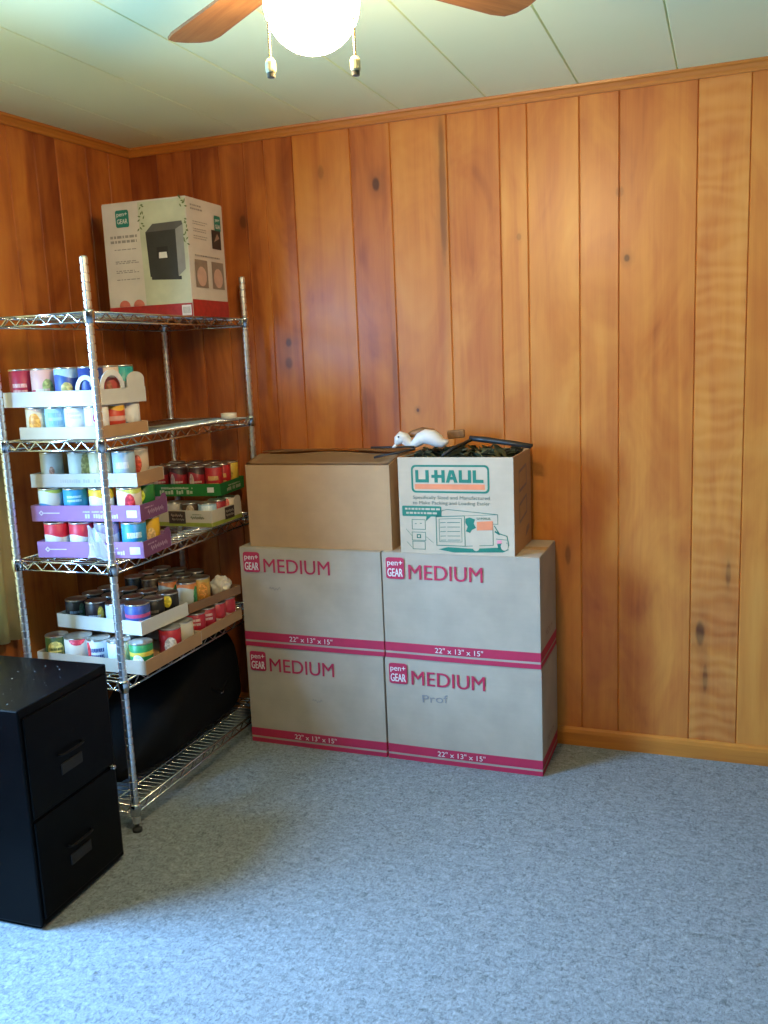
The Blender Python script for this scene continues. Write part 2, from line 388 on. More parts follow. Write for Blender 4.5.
for z in SHZ:
    if s0 is None: s = obj('wire_shelf', shelf_mesh(), CHROME, rack, smooth=True); s0 = s
    else: s = s0.copy(); C.objects.link(s); s.parent = rack
    s.location = (0, 0, z)
    for sx in (-1, 1):
        for sy in (-1, 1):
            if col_me is None:
                c_ = obj('collar', lathe(bmesh.new(), [(pr, -.036), (.0165, -.034), (.0180, -.002), (.0172, .004), (pr, .006)], 16), CHROME, s, smooth=True); col_me = c_
            else: c_ = col_me.copy(); C.objects.link(c_); c_.parent = s
            c_.location = (sx*hx, sy*hy, 0)

# ------------------------------------------------------------------ moving boxes
WHITE = cardboard('white_printed_cardboard', (.46, .385, .30)); KRAFT = cardboard('kraft_cardboard', (.50, .305, .16)); KRAFT_D = cardboard('kraft_cardboard_inside', (.42, .25, .13))
RED = plain('crimson_print', (.50, .022, .075), .6, var=.06); WPRINT = plain('white_print', (.78, .75, .72), .6, var=.03)
TAPE = plain('clear_packing_tape', (.52, .38, .22), .25)
def carton(root, w, dd, h, m, mf, bow=.004, name='body', sag=0):
    bm = bmesh.new(); box(bm, -w/2, w/2, -dd/2, dd/2, 0, h-.004)
    bmesh.ops.subdivide_edges(bm, edges=bm.edges[:], cuts=7, use_grid_fill=True)
    for v in bm.verts:                                   # cartons are never quite flat
        a = (1-(2*v.co.x/w)**2); b = 1-(2*(v.co.z/h)-1)**2; c = 1-(2*v.co.y/dd)**2
        if abs(abs(v.co.y)-dd/2) < 1e-4: v.co.y += math.copysign(bow*a*b, v.co.y)
        if abs(abs(v.co.x)-w/2) < 1e-4: v.co.x += math.copysign(bow*.3*c*b, v.co.x)
        if sag: v.co.z -= sag*max(0, 1-(v.co.y+dd/2)/.125)*max(0, v.co.z/h)**3
    return obj(name, bm, m, root, smooth=False)
def top_flaps(root, w, dd, h, m):
    for s in (-1, 1):
        obj('flap', BX(-w/2+.001, w/2-.001, min(s*.002, s*(dd/2-.001)), max(s*.002, s*(dd/2-.001)), h-.004, h, bev=.001), m, root)
    obj('sealing_tape', BX(-w/2+.002, w/2-.002, -.024, .024, h, h+.0004), TAPE, root)
def medium_box(x0, x1, y0, dd, z0, h, label, note=None, lshift=0):
    w = x1-x0
    root = thing('moving_box', label, 'box', ((x0+x1)/2, y0+dd/2, z0), 0, 'stacked white moving boxes')
    carton(root, w, dd, h, WHITE, None); top_flaps(root, w, dd, h, WHITE)
    yf = -dd/2-.0052
    F = lambda s, t: (-w/2+s*w, yf, t*h)
    # red stripes wrap the whole carton near its foot, following the bowed faces
    bm = bmesh.new()
    for t0, t1 in ((.066, .150), (.002, .046)):
        n = 14; cols = []
        for k in range(n+1):
            cols.append([(-w/2+w*k/n, t) for t in (t0, t1)])
        per = []
        for k in range(n+1):
            xx = -w/2+w*k/n; per.append((xx, -dd/2-.004*(1-(2*xx/w)**2)*.55-.0009))
        for k in range(n+1):
            yy = -dd/2+dd*k/n; per.append((w/2+.0012*(1-(2*yy/dd)**2)*.5+.0009, yy))
        for k in range(n+1):
            xx = w/2-w*k/n; per.append((xx, dd/2+.004*(1-(2*xx/w)**2)*.55+.0009))
        for k in range(n+1):
            yy = dd/2-dd*k/n; per.append((-w/2-.0012*(1-(2*yy/dd)**2)*.5-.0009, yy))
        a = [bm.verts.new((p[0], p[1], t0*h)) for p in per]; b = [bm.verts.new((p[0], p[1], t1*h)) for p in per]
        for i in range(len(a)): j = (i+1) % len(a); bm.faces.new((a[i], a[j], b[j], b[i]))
    obj('printed_stripe', bm, RED, root)
    bm = bmesh.new(); flat(bm, rrect(.028, .150, .755, .955, .022), F); lg = obj('printed_logo', bm, RED, root, recalc=False)
    lettering('logo_lettering', 'pen+', .100*w, .06*h, WPRINT, lg, (-w/2+.089*w, yf-.0006, .895*h), bold=.02)
    lettering('logo_lettering', 'GEAR', .100*w, .075*h, WPRINT, lg, (-w/2+.089*w, yf-.0006, .815*h), bold=.03)
    lettering('size_lettering', 'MEDIUM', .475*w, .135*h, RED, root, (-w/2+.415*w, yf, .825*h), bold=.012)
    lettering('dimension_lettering', '22" x 13" x 15"', .31*w, .05*h, WPRINT, root, (-w/2+.49*w, yf-.0004, .106*h), bold=.01)
    # print on the right-hand end
    lettering('end_lettering', 'MEDIUM', .42*dd, .06*h, plain('grey_brown_print', (.30, .20, .17), .7), root, (w/2+.0022, 0, .26*h), (R(90), 0, R(90)))
    if note:
        s, t, ww, txt = note
        pc = plain('pencil_grey', (.26, .25, .25), .7)
        if txt is None:                                  # a faint scribble nobody could read
            bm = bmesh.new(); stroke(bm, [(s-ww/2+ww*k/12, t+.012*sin(k*1.9)+.006*sin(k*.7)) for k in range(13)], F, .0035); obj('handwriting', bm, pc, root, recalc=False)
        else: lettering('handwriting', txt, ww*w, .075*h, plain('pencil_grey', (.26, .25, .25), .7), root, (-w/2+s*w, yf, t*h), (R(90), R(-4), 0))
    return root
BY, BD, BH = -.3086, .300, .400
medium_box(.572, 1.149, BY, BD, 0, .3985, 'white MEDIUM moving box on the carpet, below another MEDIUM box and beside the shelving rack', (.52, .50, .07, None))
medium_box(1.157, 1.742, BY, BD, 0, .3985, 'white MEDIUM moving box on the carpet, bottom right of the stack of boxes', (.33, .64, .17, 'Prof'))
medium_box(.572, 1.156, BY, BD, .3995, .398, 'white MEDIUM moving box directly under the plain brown carton', (.25, .60, .08, None))
medium_box(1.162, 1.740, BY, BD, .3995, .400, 'white MEDIUM moving box directly under the printed moving carton with the truck drawing')

# plain brown carton, flaps bulging open
px0, px1, py0, pz = .612, 1.194, -.290, .7985; pw, pd, ph = px1-px0, .275, .344
root = thing('cardboard_carton', 'plain brown cardboard carton with bulging top flaps on the upper left moving box', 'box', ((px0+px1)/2, py0+pd/2, pz), R(.8))
carton(root, pw, pd, ph, KRAFT, None, .008, 'body', .026)
def flap(y0, y1, z0, z1, bulge):
    bm = bmesh.new(); n, m_ = 14, 8; g = []
    for i in range(n+1):
        rw = []
        for j in range(m_+1):
            a, b = i/n, j/m_; x = -pw/2+.003+(pw-.006)*a
            rw.append(bm.verts.new((x, y0+(y1-y0)*b, z0+(z1-z0)*b+bulge*sin(pi*a)**.7*(.25+.75*b)+.004*sin(a*9+b*3)*b)))
        g.append(rw)
    fs = [bm.faces.new((g[i][j], g[i+1][j], g[i+1][j+1], g[i][j+1])) for i in range(n) for j in range(m_)]
    bmesh.ops.solidify(bm, geom=fs, thickness=.004)
    return bm
obj('flap', flap(-pd/2+.001, -.014, ph-.0240, ph+.001, .004), KRAFT, root, smooth=True)
obj('flap', flap(pd/2-.001, -.004, ph+.0015, ph+.006, .007), KRAFT, root, smooth=True)

# open carton printed with a truck
GREEN = plain('green_print', (.012, .175, .11), .6, var=.08); ORANGE = plain('orange_print', (.80, .24, .10), .6, var=.06)
UCARD = cardboard('pale_printed_cardboard', (.58, .46, .33)); USIDE = cardboard('kraft_cardboard_light', (.56, .33, .17))
ux0, ux1, uy0, uz = 1.237, 1.654, -.306, .7998; uw, ud, uh = ux1-ux0, .285, .345
uroot = thing('moving_box', 'open moving carton printed with a green truck and orange bar, full of leaves', 'box', ((ux0+ux1)/2, uy0+ud/2, uz))
bm = bmesh.new(); t = .005
box(bm, -uw/2, uw/2, -ud/2, -ud/2+t, 0, uh, mi=0); box(bm, -uw/2, uw/2, ud/2-t, ud/2, 0, uh, mi=1)
box(bm, -uw/2, -uw/2+t, -ud/2+t, ud/2-t, 0, uh, mi=1); box(bm, uw/2-t, uw/2, -ud/2+t, ud/2-t, 0, uh, mi=1); box(bm, -uw/2+t, uw/2-t, -ud/2+t, ud/2-t, 0, t, mi=1)
obj('body', bm, [UCARD, USIDE], uroot)
for sgn in (-1, 1):
    obj('folded_flap', BX(sgn*(uw/2-t-.004)-.002, sgn*(uw/2-t-.004)+.002, -ud/2+.01, ud/2-.01, uh-.13, uh-.004), USIDE, uroot)
yf = -ud/2-.0008
UF = lambda X, Y: (-uw/2+(X-40)/610*uw, yf, uh*(1-(Y-15)/515))
def UC(X, Y): v = UF(X, Y); return (v[0], v[1]-.0004, v[2])
kx, kz = uw/610, uh/515
bm = bmesh.new(); ring(bm, rrect(112, 527, 55, 203, 24), rrect(122, 517, 65, 193, 18), UF); obj('printed_frame', bm, GREEN, uroot, recalc=False)
for q in ([[(135, 82), (152, 82), (152, 131), (190, 131), (190, 82), (208, 82), (208, 148), (135, 148)]],
          [[(222, 107), (238, 107), (238, 82), (256, 82), (256, 107), (276, 107), (276, 82), (294, 82), (294, 148), (276, 148), (276, 123), (256, 123), (256, 148), (238, 148), (238, 123), (222, 123)]],
          [[(298, 148), (318, 82), (330, 82), (330, 100), (325, 117), (330, 117), (330, 132), (322, 132), (317, 148)], [(342, 82), (362, 148), (343, 148), (338, 132), (330, 132), (330, 117), (335, 117), (330, 100), (330, 82)]],
          [[(368, 82), (385, 82), (385, 131), (416, 131), (416, 82), (433, 82), (433, 148), (368, 148)]], [[(441, 82), (459, 82), (459, 131), (497, 131), (497, 148), (441, 148)]]):
    bm = bmesh.new(); [flat(bm, g, UC) for g in q]; bmesh.ops.remove_doubles(bm, verts=bm.verts[:], dist=1e-5); obj('brand_letter', bm, GREEN, uroot, recalc=False)
bm = bmesh.new(); flat(bm, [(130, 156), (503, 156), (503, 184), (130, 184)], UF); obj('printed_bar', bm, ORANGE, uroot, recalc=False)
DGREEN = plain('grey_green_print', (.10, .16, .12), .6)
lettering('slogan_lettering', 'Specifically Sized and Manufactured', 408*kx, 24*kz, DGREEN, uroot, UC(323, 230))
lettering('slogan_lettering', 'to Make Packing and Loading Easier', 412*kx, 24*kz, DGREEN, uroot, UC(322, 259))
bm = bmesh.new(); flat(bm, rrect(56, 270, 274, 330, 6), UF); flat(bm, [(188, 330), (212, 330), (184, 356)], UF); obj('speech_bubble', bm, GREEN, uroot, recalc=False)
bm = bmesh.new(); rnd = random.Random(4)                      # the small print in the bubble is too fine to read: broken lines
for yy, a, b in ((290, 72, 262), (312, 78, 252)):
    x = a
    while x < b-10:
        wd = rnd.uniform(10, 26); flat(bm, [(x, yy-5), (min(b, x+wd), yy-5), (min(b, x+wd), yy+5), (x, yy+5)], UC); x += wd+5
obj('bubble_print', bm, UCARD, uroot, recalc=False)
bm = bmesh.new(); S = lambda pts, w=3.5: stroke(bm, pts, UF, w)
for a, b, c_, e in ((108, 180, 348, 400), (106, 180, 416, 460), (108, 176, 466, 508)): S([(a, c_), (b, c_), (b, e), (a, e), (a, c_)], 3)
S([(124, 370), (132, 370)]); S([(152, 368), (160, 368)]); S([(134, 430), (152, 430), (152, 446), (134, 446), (134, 430)], 5); S([(74, 400), (104, 436)], 2); S([(184, 440), (222, 472)], 2); S([(76, 470), (104, 500)], 2)
S([(240, 330), (392, 322), (392, 484), (240, 484), (240, 330)], 4); S([(256, 342), (376, 336), (376, 462), (256, 464), (256, 342)], 2.5)
for yy in (362, 386, 410, 434, 456): S([(262, yy), (290, yy-2)], 3); S([(300, yy-2), (366, yy-4)], 3)
S([(275, 296), (300, 290), (566, 312), (566, 362), (540, 362)], 3); S([(240, 330), (275, 296)], 3); S([(392, 322), (566, 312)], 2); S([(392, 484), (540, 474)], 3)
S([(540, 350), (540, 474)], 3); S([(548, 372), (572, 412), (612, 424), (620, 470), (612, 490)], 5); S([(552, 402), (572, 414)], 9); S([(556, 440), (612, 444)], 3)
flat(bm, [(398, 336), (420, 330), (448, 340), (440, 362), (452, 384), (430, 396), (420, 412), (398, 404), (408, 380), (396, 358)], UF)
flat(bm, [(248, 506), (300, 492), (430, 496), (560, 486), (622, 494), (590, 510), (440, 516), (330, 520)], UF)
flat(bm, [(560, 464), (612, 458), (618, 486), (566, 492)], UF)
obj('truck_drawing', bm, GREEN, uroot, recalc=False)
for cx, cy in ((450, 486), (598, 478)):
    bm = bmesh.new(); flat(bm, [(cx+19*cos(2*pi*k/16), cy+22*sin(2*pi*k/16)) for k in range(16)], lambda p, q: (UC(p, q)[0], UC(p, q)[1]-.0003, UC(p, q)[2]))
    obj('drawn_wheel', bm, UCARD, uroot, recalc=False)
bm = bmesh.new(); flat(bm, [(456, 352), (540, 346), (540, 394), (456, 398)], UC); obj('orange_panel', bm, ORANGE, uroot, recalc=False)
bm = bmesh.new(); flat(bm, [(560, 448), (584, 446), (584, 462), (560, 466)], UC); obj('pink_panel', bm, plain('pink_print', (.75, .25, .30), .6), uroot, recalc=False)
lettering('brand_lettering', 'U-HAUL', 74*kx, 12*kz, GREEN, uroot, UC(495, 334), bold=.02)
bm = bmesh.new(); G = lambda a, b: (uw/2+.0008, -ud/2+a*ud, b*uh)        # marks printed on the right-hand end
for q in ([(.3, .62), (.72, .66), (.72, .86), (.3, .82), (.3, .62)], [(.3, .30), (.72, .36), (.72, .54), (.3, .48), (.3, .30)]): stroke(bm, q, G, .03)
flat(bm, [(.62, .10), (.86, .16), (.86, .22), (.70, .20)], G)
obj('end_print', bm, plain('grey_brown_print', (.30, .20, .17), .7), uroot, recalc=False)

# ------------------------------------------------------------------ things in the top of the open carton
def leaf_mat(name, a, b): 
    n = N(name); f = n.noise(n.coord(), 40, 3); n.col(n.ramp(f, (.35, a), (.65, b))); return n.set(.6)
LM = [leaf_mat('olive_leaf', (.09, .11, .06), (.25, .26, .14)), leaf_mat('dark_leaf', (.025, .036, .024), (.06, .08, .05)), leaf_mat('pale_leaf', (.20, .22, .14), (.42, .43, .28))]
bm = bmesh.new(); rnd = random.Random(11)
for i in range(230):
    c = Vector((rnd.uniform(ux0+.03, ux1-.03), rnd.uniform(uy0+.03, uy0+ud-.03), uz+uh-.008+rnd.uniform(-.02, .02)))
    L, w = rnd.uniform(.022, .036), rnd.uniform(.011, .017); az, el, ro = rnd.uniform(0, 6.28), rnd.uniform(-.5, .7), rnd.uniform(-.6, .6)
    Rm = Matrix.Rotation(az, 3, 'Z') @ Matrix.Rotation(-el, 3, 'Y') @ Matrix.Rotation(ro, 3, 'X')
    top = [(-L, 0, 0), (-L*.4, w, -.003), (L*.4, w*.9, -.003), (L, 0, -.002), (L*.4, -w*.9, -.003), (-L*.4, -w, -.003)]
    vs = []
    for p in top:
        q = c+Rm @ Vector(p); q.x = min(max(q.x, ux0+.012), ux1-.012); q.y = min(max(q.y, uy0+.008), uy0+ud-.008); vs.append(bm.verts.new(q))
    f1 = bm.faces.new((vs[0], vs[1], vs[2], vs[3])); f2 = bm.faces.new((vs[0], vs[3], vs[4], vs[5])); mi = rnd.choice((0, 0, 1, 1, 1, 2)); f1.material_index = f2.material_index = mi
bmesh.ops.solidify(bm, geom=bm.faces[:], thickness=.0012)
box(bm, ux0+.011, ux1-.011, uy0+.008, uy0+ud-.008, uz+.10, uz+uh-.030, mi=1)
tag(obj('artificial_leaves', bm, LM), 'dark green artificial leaves heaped in the open printed carton', 'leaves', None, 'stuff')
WPAINT = plain('chipped_white_paint', (.74, .70, .64), .5, var=.08); BROWNW = wood_simple('brown_stained_wood', (.16, .07, .025), (.36, .17, .06), (30, 8, 30), .5)
dz = 1.150
duck = thing('duck_figurine', 'white painted duck figurine with brown wings lying on the leaves', 'figurine', (1.30, -.20, dz))
bm = bmesh.new()
def sweep(bm, pts, rads, n=14, mi=0): return tube(bm, pts, rads, n, True, mi)
sweep(bm, [(-.102, -.01, .026), (-.099, -.01, .034), (-.092, -.008, .046), (-.080, -.006, .056), (-.068, -.004, .052), (-.056, 0, .036), (-.042, 0, .028), (-.026, 0, .036), (-.010, 0, .050), (.012, 0, .058), (.036, 0, .054), (.058, 0, .042), (.074, 0, .034), (.088, 0, .038), (.095, 0, .044)],
      [.002, .009, .019, .024, .022, .017, .015, .018, .023, .027, .028, .024, .017, .010, .003])
obj('body', bm, WPAINT, duck, smooth=True)
bm = bmesh.new(); sweep(bm, [(-.098, -.013, .029), (-.107, -.015, .024), (-.114, -.016, .021)], [.008, .006, .002], 10); obj('beak', bm, WPAINT, duck, smooth=True)
bm = bmesh.new(); bmesh.ops.create_uvsphere(bm, u_segments=10, v_segments=8, radius=.0036, matrix=Matrix.Translation((-.084, -.0285, .060))); obj('eye', bm, plain('black_eye', (.01, .01, .01), .2), duck, smooth=True)
for s in (1,):
    bm = bmesh.new(); sweep(bm, [(-.072, s*.016, .060), (-.045, s*.022, .066), (-.01, s*.026, .074), (.03, s*.024, .070), (.062, s*.020, .058)], [.004, .014, .017, .014, .003], 10); obj('wing', bm, BROWNW, duck, smooth=True)
blk = BX(-.032, .032, -.014, .014, 0, .030, bev=.005); o = tag(obj('wooden_block', blk, BROWNW), 'small brown wooden block lying behind the white duck figurine', 'block'); o.location = (1.405, -.128, 1.194); o.rotation_euler = (0, R(-4), R(12))
DARKM = plain('matt_black_rod', (.016, .017, .018), .45)
def rod(name, pts, rad, label):
    o = tag(obj(name, tube(bmesh.new(), pts, rad, 8), DARKM, smooth=True), label, 'rod'); return o
rod('black_rod', [(1.395, -.275, 1.147), (1.425, -.23, 1.170), (1.468, -.16, 1.190)], [.006, .007, .006], 'short black rod slanting up out of the leaves beside the duck')
rod('black_rod', [(1.462, -.155, 1.197), (1.52, -.155, 1.190), (1.60, -.165, 1.180), (1.69, -.185, 1.166)], [.009, .011, .009, .006], 'thick black rod lying across the right side of the open carton')
rod('black_rod', [(1.52, -.10, 1.184), (1.60, -.12, 1.178), (1.688, -.15, 1.168)], [.007, .007, .006], 'thinner black rod behind the thick one at the right rim')
rod('black_rod', [(1.10, -.21, 1.170), (1.18, -.212, 1.171), (1.27, -.215, 1.172)], .004, 'thin black stick reaching from the open carton over the plain carton')
rod('black_rod', [(1.13, -.262, 1.139), (1.20, -.25, 1.152), (1.28, -.235, 1.166)], .004, 'thin black stick nearest the front, leaning on the plain carton')

# ------------------------------------------------------------------ shredder carton on top of the rack
SH = .420; sw, sd = .352, .262
sroot = thing('shredder_box', 'white shredder carton with red bottom band on the top shelf of the rack', 'box', (.510-sw/2*cos(R(2))-0, -.42+sd/2, SHZ[4]+.003), R(1.5))
SWHITE = cardboard('white_glossy_carton', (.66, .60, .54), .45)
carton(sroot, sw, sd, SH, SWHITE, None, .001); top_flaps(sroot, sw, sd, SH, SWHITE)
SF = lambda s, t: (-sw/2+s*sw, -sd/2-.0020, t*SH)
SG = lambda s, t: (sw/2+.0020, -sd/2+s*sd, t*SH)
up = lambda f, e: (lambda s, t: (f(s, t)[0]+(e if f is SG else 0), f(s, t)[1]-(e if f is SF else 0), f(s, t)[2]))
SRED = plain('brick_red_print', (.38, .020, .018), .5, var=.25, sc=60); TEAL = plain('teal_print', (.012, .20, .15), .5); GREYP = plain('grey_print', (.30, .27, .25), .6)
bm = bmesh.new(); flat(bm, [(0, .002), (1, .002), (1, .115), (0, .115)], SF); flat(bm, [(0, .002), (1, .002), (1, .145), (0, .145)], SG); obj('red_band', bm, SRED, sroot, recalc=False)
bm = bmesh.new(); flat(bm, [(.455, .116), (.995, .116), (.995, .985), (.44, .985)], SF); obj('photo_panel', bm, plain('pale_sage_print', (.50, .52, .38), .5, var=.2, sc=9), sroot, recalc=False)
bm = bmesh.new(); rnd = random.Random(5)
for cx, cy in ((.47, .93), (.48, .86), (.46, .8), (.97, .93), (.94, .97), (.985, .8), (.97, .62), (.99, .7)):
    for k in range(4):
        a = rnd.uniform(0, 6.28); ex, ey = cx+rnd.uniform(-.02, .02), cy+rnd.uniform(-.03, .03); flat(bm, [(ex, ey), (ex+.02*cos(a)-.008*sin(a), ey+.02*sin(a)+.008*cos(a)), (ex+.04*cos(a), ey+.04*sin(a)), (ex+.02*cos(a)+.008*sin(a), ey+.02*sin(a)-.008*cos(a))], up(SF, .0004))
obj('printed_leaves', bm, plain('leaf_print', (.12, .16, .05), .5), sroot, recalc=False)
bm = bmesh.new(); f = up(SF, .0006)
flat(bm, [(.545, .330), (.90, .315), (.90, .345), (.545, .360)], f, 0); flat(bm, [(.53, .355), (.865, .345), (.865, .735), (.51, .730)], f, 0)
flat(bm, [(.865, .345), (.955, .40), (.955, .77), (.865, .735)], f, 1); flat(bm, [(.51, .730), (.865, .735), (.955, .77), (.945, .80), (.60, .795)], f, 2)
flat(bm, [(.63, .50), (.76, .50), (.76, .60), (.63, .60)], up(SF, .0009), 3); flat(bm, [(.65, .505), (.75, .505), (.745, .555), (.655, .555)], up(SF, .0012), 4)
obj('shredder_picture', bm, [plain('charcoal_print', (.035, .034, .030), .5), plain('silver_grey_print', (.25, .25, .24), .5), plain('dark_grey_print', (.09, .09, .085), .5), plain('black_print', (.015, .015, .015), .5), plain('white_print2', (.75, .73, .70), .5)], sroot, recalc=False)
bm = bmesh.new(); flat(bm, rrect(.74, .92, .76, .895, .02), up(SG, .0005)); lg2 = obj('printed_logo', bm, TEAL, sroot, recalc=False)
bm = bmesh.new(); flat(bm, rrect(.165, .325, .79, .935, .02), up(SF, .0005)); lg = obj('printed_logo', bm, TEAL, sroot, recalc=False)
for nm, zz in (('pen+', .893), ('GEAR', .840)):
    v = up(SF, .0009)(.245, zz); lettering('logo_lettering', nm, .125*sw, .04*SH, WPRINT, lg, v, bold=.02)
    v = up(SG, .0009)(.83, zz-.04); lettering('logo_lettering', nm, .13*sd, .035*SH, WPRINT, lg2, v, (R(90), 0, R(90)), bold=.02)
bm = bmesh.new(); rnd = random.Random(9)                      # paragraphs too small to read
def para(f, x0, x1, y, hgt, ragged=.25):
    x = x0; xe = x1-rnd.random()*ragged*(x1-x0)
    while x < xe:
        w = rnd.uniform(.02, .06); flat(bm, [(x, y), (min(xe, x+w), y), (min(xe, x+w), y+hgt), (x, y+hgt)], f); x += w+.012
fS, fG = up(SF, .0005), up(SG, .0005)
for y in (.700, .660): para(fS, .08, .43, y, .022, .15)
for y in (.60, .50, .485, .42, .405, .345): para(fS, .12, .41, y, .008)
for y in (.93, .90): para(fG, .1, .42, y, .014)
for y in (.80, .78, .74, .72, .68, .66): para(fG, .14, .55, y, .007)
para(fG, .14, .85, .515, .012, .02)
obj('small_print', bm, GREYP, sroot, recalc=False)
bm = bmesh.new(); flat(bm, [(.64, .60), (.90, .60), (.90, .765), (.64, .765)], fG, 0); flat(bm, [(.70, .66), (.86, .70), (.80, .74)], up(SG, .0008), 1)
for a in (.12, .58): flat(bm, [(a, .25), (a+.34, .25), (a+.34, .485), (a, .485)], fG, 2); flat(bm, [(a+.17+.13*cos(2*pi*k/14), .345+.085*sin(2*pi*k/14)) for k in range(14)], up(SG, .0008), 3)
obj('end_pictures', bm, [plain('dark_picture', (.03, .022, .02), .5), plain('brown_picture', (.3, .2, .15), .5), plain('taupe_picture', (.26, .20, .16), .5), plain('pinkish_picture', (.55, .36, .29), .5)], sroot, recalc=False)
bm = bmesh.new()
for cx in (.19, .365): flat(bm, [(cx+.068*cos(pi*k/10), .117+.055*sin(pi*k/10)) for k in range(11)], fS)
obj('printed_discs', bm, plain('coral_print', (.60, .16, .11), .5), sroot, recalc=False)
bm = bmesh.new(); flat(bm, [(.875, .012), (.985, .012), (.985, .10), (.875, .10)], up(SF, .0008), 0)
for k in range(7): flat(bm, [(.89+k*.0125, .03), (.89+k*.0125+.006, .03), (.89+k*.0125+.006, .085), (.89+k*.0125, .085)], up(SF, .0011), 1)
obj('barcode', bm, [plain('white_print2', (.75, .73, .70), .5), GREYP], sroot, recalc=False)

# ------------------------------------------------------------------ trays of cans
TIN = chrome_mat('tin_plate', .30, (.62, .61, .58))
CANM = {}
def can_meshes(rad, h):
    k = (round(rad, 4), round(h, 4))
    if k in CANM: return CANM[k]
    bm = lathe(bmesh.new(), [(0, .002), (rad-.006, .002), (rad-.003, 0), (rad, .001), (rad, .004), (rad-.0012, .006), (rad-.0012, h-.006), (rad, h-.004), (rad, h-.001), (rad-.002, h), (rad-.003, h-.004), (rad-.008, h-.004), (rad-.010, h-.003), (rad*.6, h-.003), (rad*.55, h-.004), (0, h-.004)], 22)
    bmesh.ops.recalc_face_normals(bm, faces=bm.faces[:]); a = bpy.data.meshes.new('can'); bm.to_mesh(a); bm.free(); a.materials.append(TIN)
    bm = lathe(bmesh.new(), [(rad-.0014, .0055), (rad-.0004, .006), (rad-.0004, h-.006), (rad-.0014, h-.0055)], 22)
    bmesh.ops.recalc_face_normals(bm, faces=bm.faces[:]); b = bpy.data.meshes.new('paper_label'); bm.to_mesh(b); bm.free()
    for m in (a, b):
        for p in m.polygons: p.use_smooth = abs(p.normal.z) < .5
    b.materials.append(None); CANM[k] = (a, b); return CANM[k]
def can(loc, rad, h, mat, label, group, rot):
    a, b = can_meshes(rad, h)
    o = bpy.data.objects.new('food_can', a); C.objects.link(o); o.location = loc; o.rotation_euler = (0, 0, rot); tag(o, label, 'can', group)
    p = bpy.data.objects.new('paper_label', b); C.objects.link(p); p.parent = o
    p.material_slots[0].link = 'OBJECT'; p.material_slots[0].material = mat
    return o
D = {}
def des(key, words, *a, **k): D[key] = (can_label(key, *a, **k), words)
WH = (.72, .70, .66)
des('magenta', 'magenta red', (.45, .03, .08), text=((.75, .5, .5), .04, .08)); des('pinkred', 'pink and red', (.72, .45, .42), bot=(.045, (.52, .02, .06)), patch=(.5, .055, .5, .03, (.25, .35, .12)), text=(WH, .03, .06))
des('blueplate', 'blue', (.03, .09, .32), top=(.09, (.35, .55, .72)), patch=(.1, .05, .5, .022, (.40, .36, .12))); des('navywhite', 'navy and white', (.025, .05, .22), patch=(.3, .065, .35, .02, WH))
des('coral', 'coral red', (.52, .09, .08), top=(.085, (.65, .5, .42)), patch=(.2, .04, .3, .03, (.28, .10, .05))); des('tealwhite', 'teal and white', WH, top=(.07, (.02, .30, .30)))
des('creamorange', 'cream and orange', (.72, .62, .42), patch=(-.1, .045, .55, .035, (.70, .30, .05)), top=(.085, (.62, .45, .36))); des('skyblue', 'sky blue', (.34, .58, .70), text=((.18, .40, .55), .04, .09)); des('palewhite', 'plain white', (.72, .74, .74), text=((.5, .55, .6), .06, .085))
des('whitepink', 'white with pink dots', (.74, .72, .70), patch=(.2, .06, .25, .015, (.60, .06, .18)), bot=(.02, (.15, .35, .65))); des('redyellow', 'red and yellow', (.55, .05, .03), top=(.082, (.72, .40, .05)), band=(.045, .06, (.65, .35, .30))); des('whiteblue', 'slate-footed white', (.66, .66, .66), bot=(.035, (.16, .24, .33)))
des('whitegreen', 'white with a green foot', (.68, .72, .68), bot=(.035, (.02, .28, .14)), patch=(.3, .05, .25, .015, (.45, .25, .18))); des('greenlime', 'green and lime', (.02, .18, .04), patch=(0, .065, .4, .022, (.45, .55, .03))); des('whiteolive', 'white and olive', (.66, .70, .60), patch=(.7, .05, .5, .06, (.42, .38, .16)))
des('yellowwhite', 'cream yellow', (.72, .66, .40)); des('tan', 'tan', (.48, .32, .15)); des('silverblue', 'silver blue', (.38, .55, .68), text=((.70, .78, .82), .02, .09)); des('greybrown', 'grey brown', (.42, .38, .35)); des('whitered', 'white with a red picture', (.70, .55, .42), patch=(0, .06, .4, .03, (.50, .06, .03)))
des('whiteazure', 'white with an azure foot', (.66, .74, .70), bot=(.05, (.03, .22, .50)), top=(.092, (.40, .55, .10))); des('azure', 'bright azure', (.03, .30, .55), bot=(.045, (.02, .13, .32)), text=((.45, .7, .8), .06, .085)); des('yellowtop', 'yellow-topped white', (.72, .73, .70), top=(.072, (.72, .45, .03)), patch=(.4, .045, .3, .015, (.05, .50, .55))); des('whitecrimson', 'white with a crimson picture', (.74, .66, .56), patch=(.25, .05, .45, .035, (.50, .03, .06)), top=(.09, (.50, .55, .12)))
des('redwave', 'red-topped white', (.74, .76, .76), top=(.066, (.58, .02, .05))); des('lilac', 'white with a lilac top', (.70, .72, .74), top=(.075, (.30, .28, .50))); des('cyanprint', 'cyan printed', (.02, .25, .50), text=((.60, .80, .85), .03, .09)); des('goldyellow', 'golden yellow', (.66, .38, .02), patch=(.5, .045, .4, .03, (.62, .42, .20)))
des('darkred', 'dark red', (.36, .02, .03), top=(.085, (.06, .02, .02)), patch=(-.6, .05, .35, .035, (.42, .28, .24)), text=((.60, .42, .36), .035, .06)); des('redgold', 'red and gold', (.46, .02, .025), text=((.65, .38, .12), .03, .085)); des('yellowbox', 'yellow with a white foot', (.66, .42, .05), bot=(.03, (.60, .58, .52)), patch=(0, .06, .25, .012, (.30, .20, .03)))
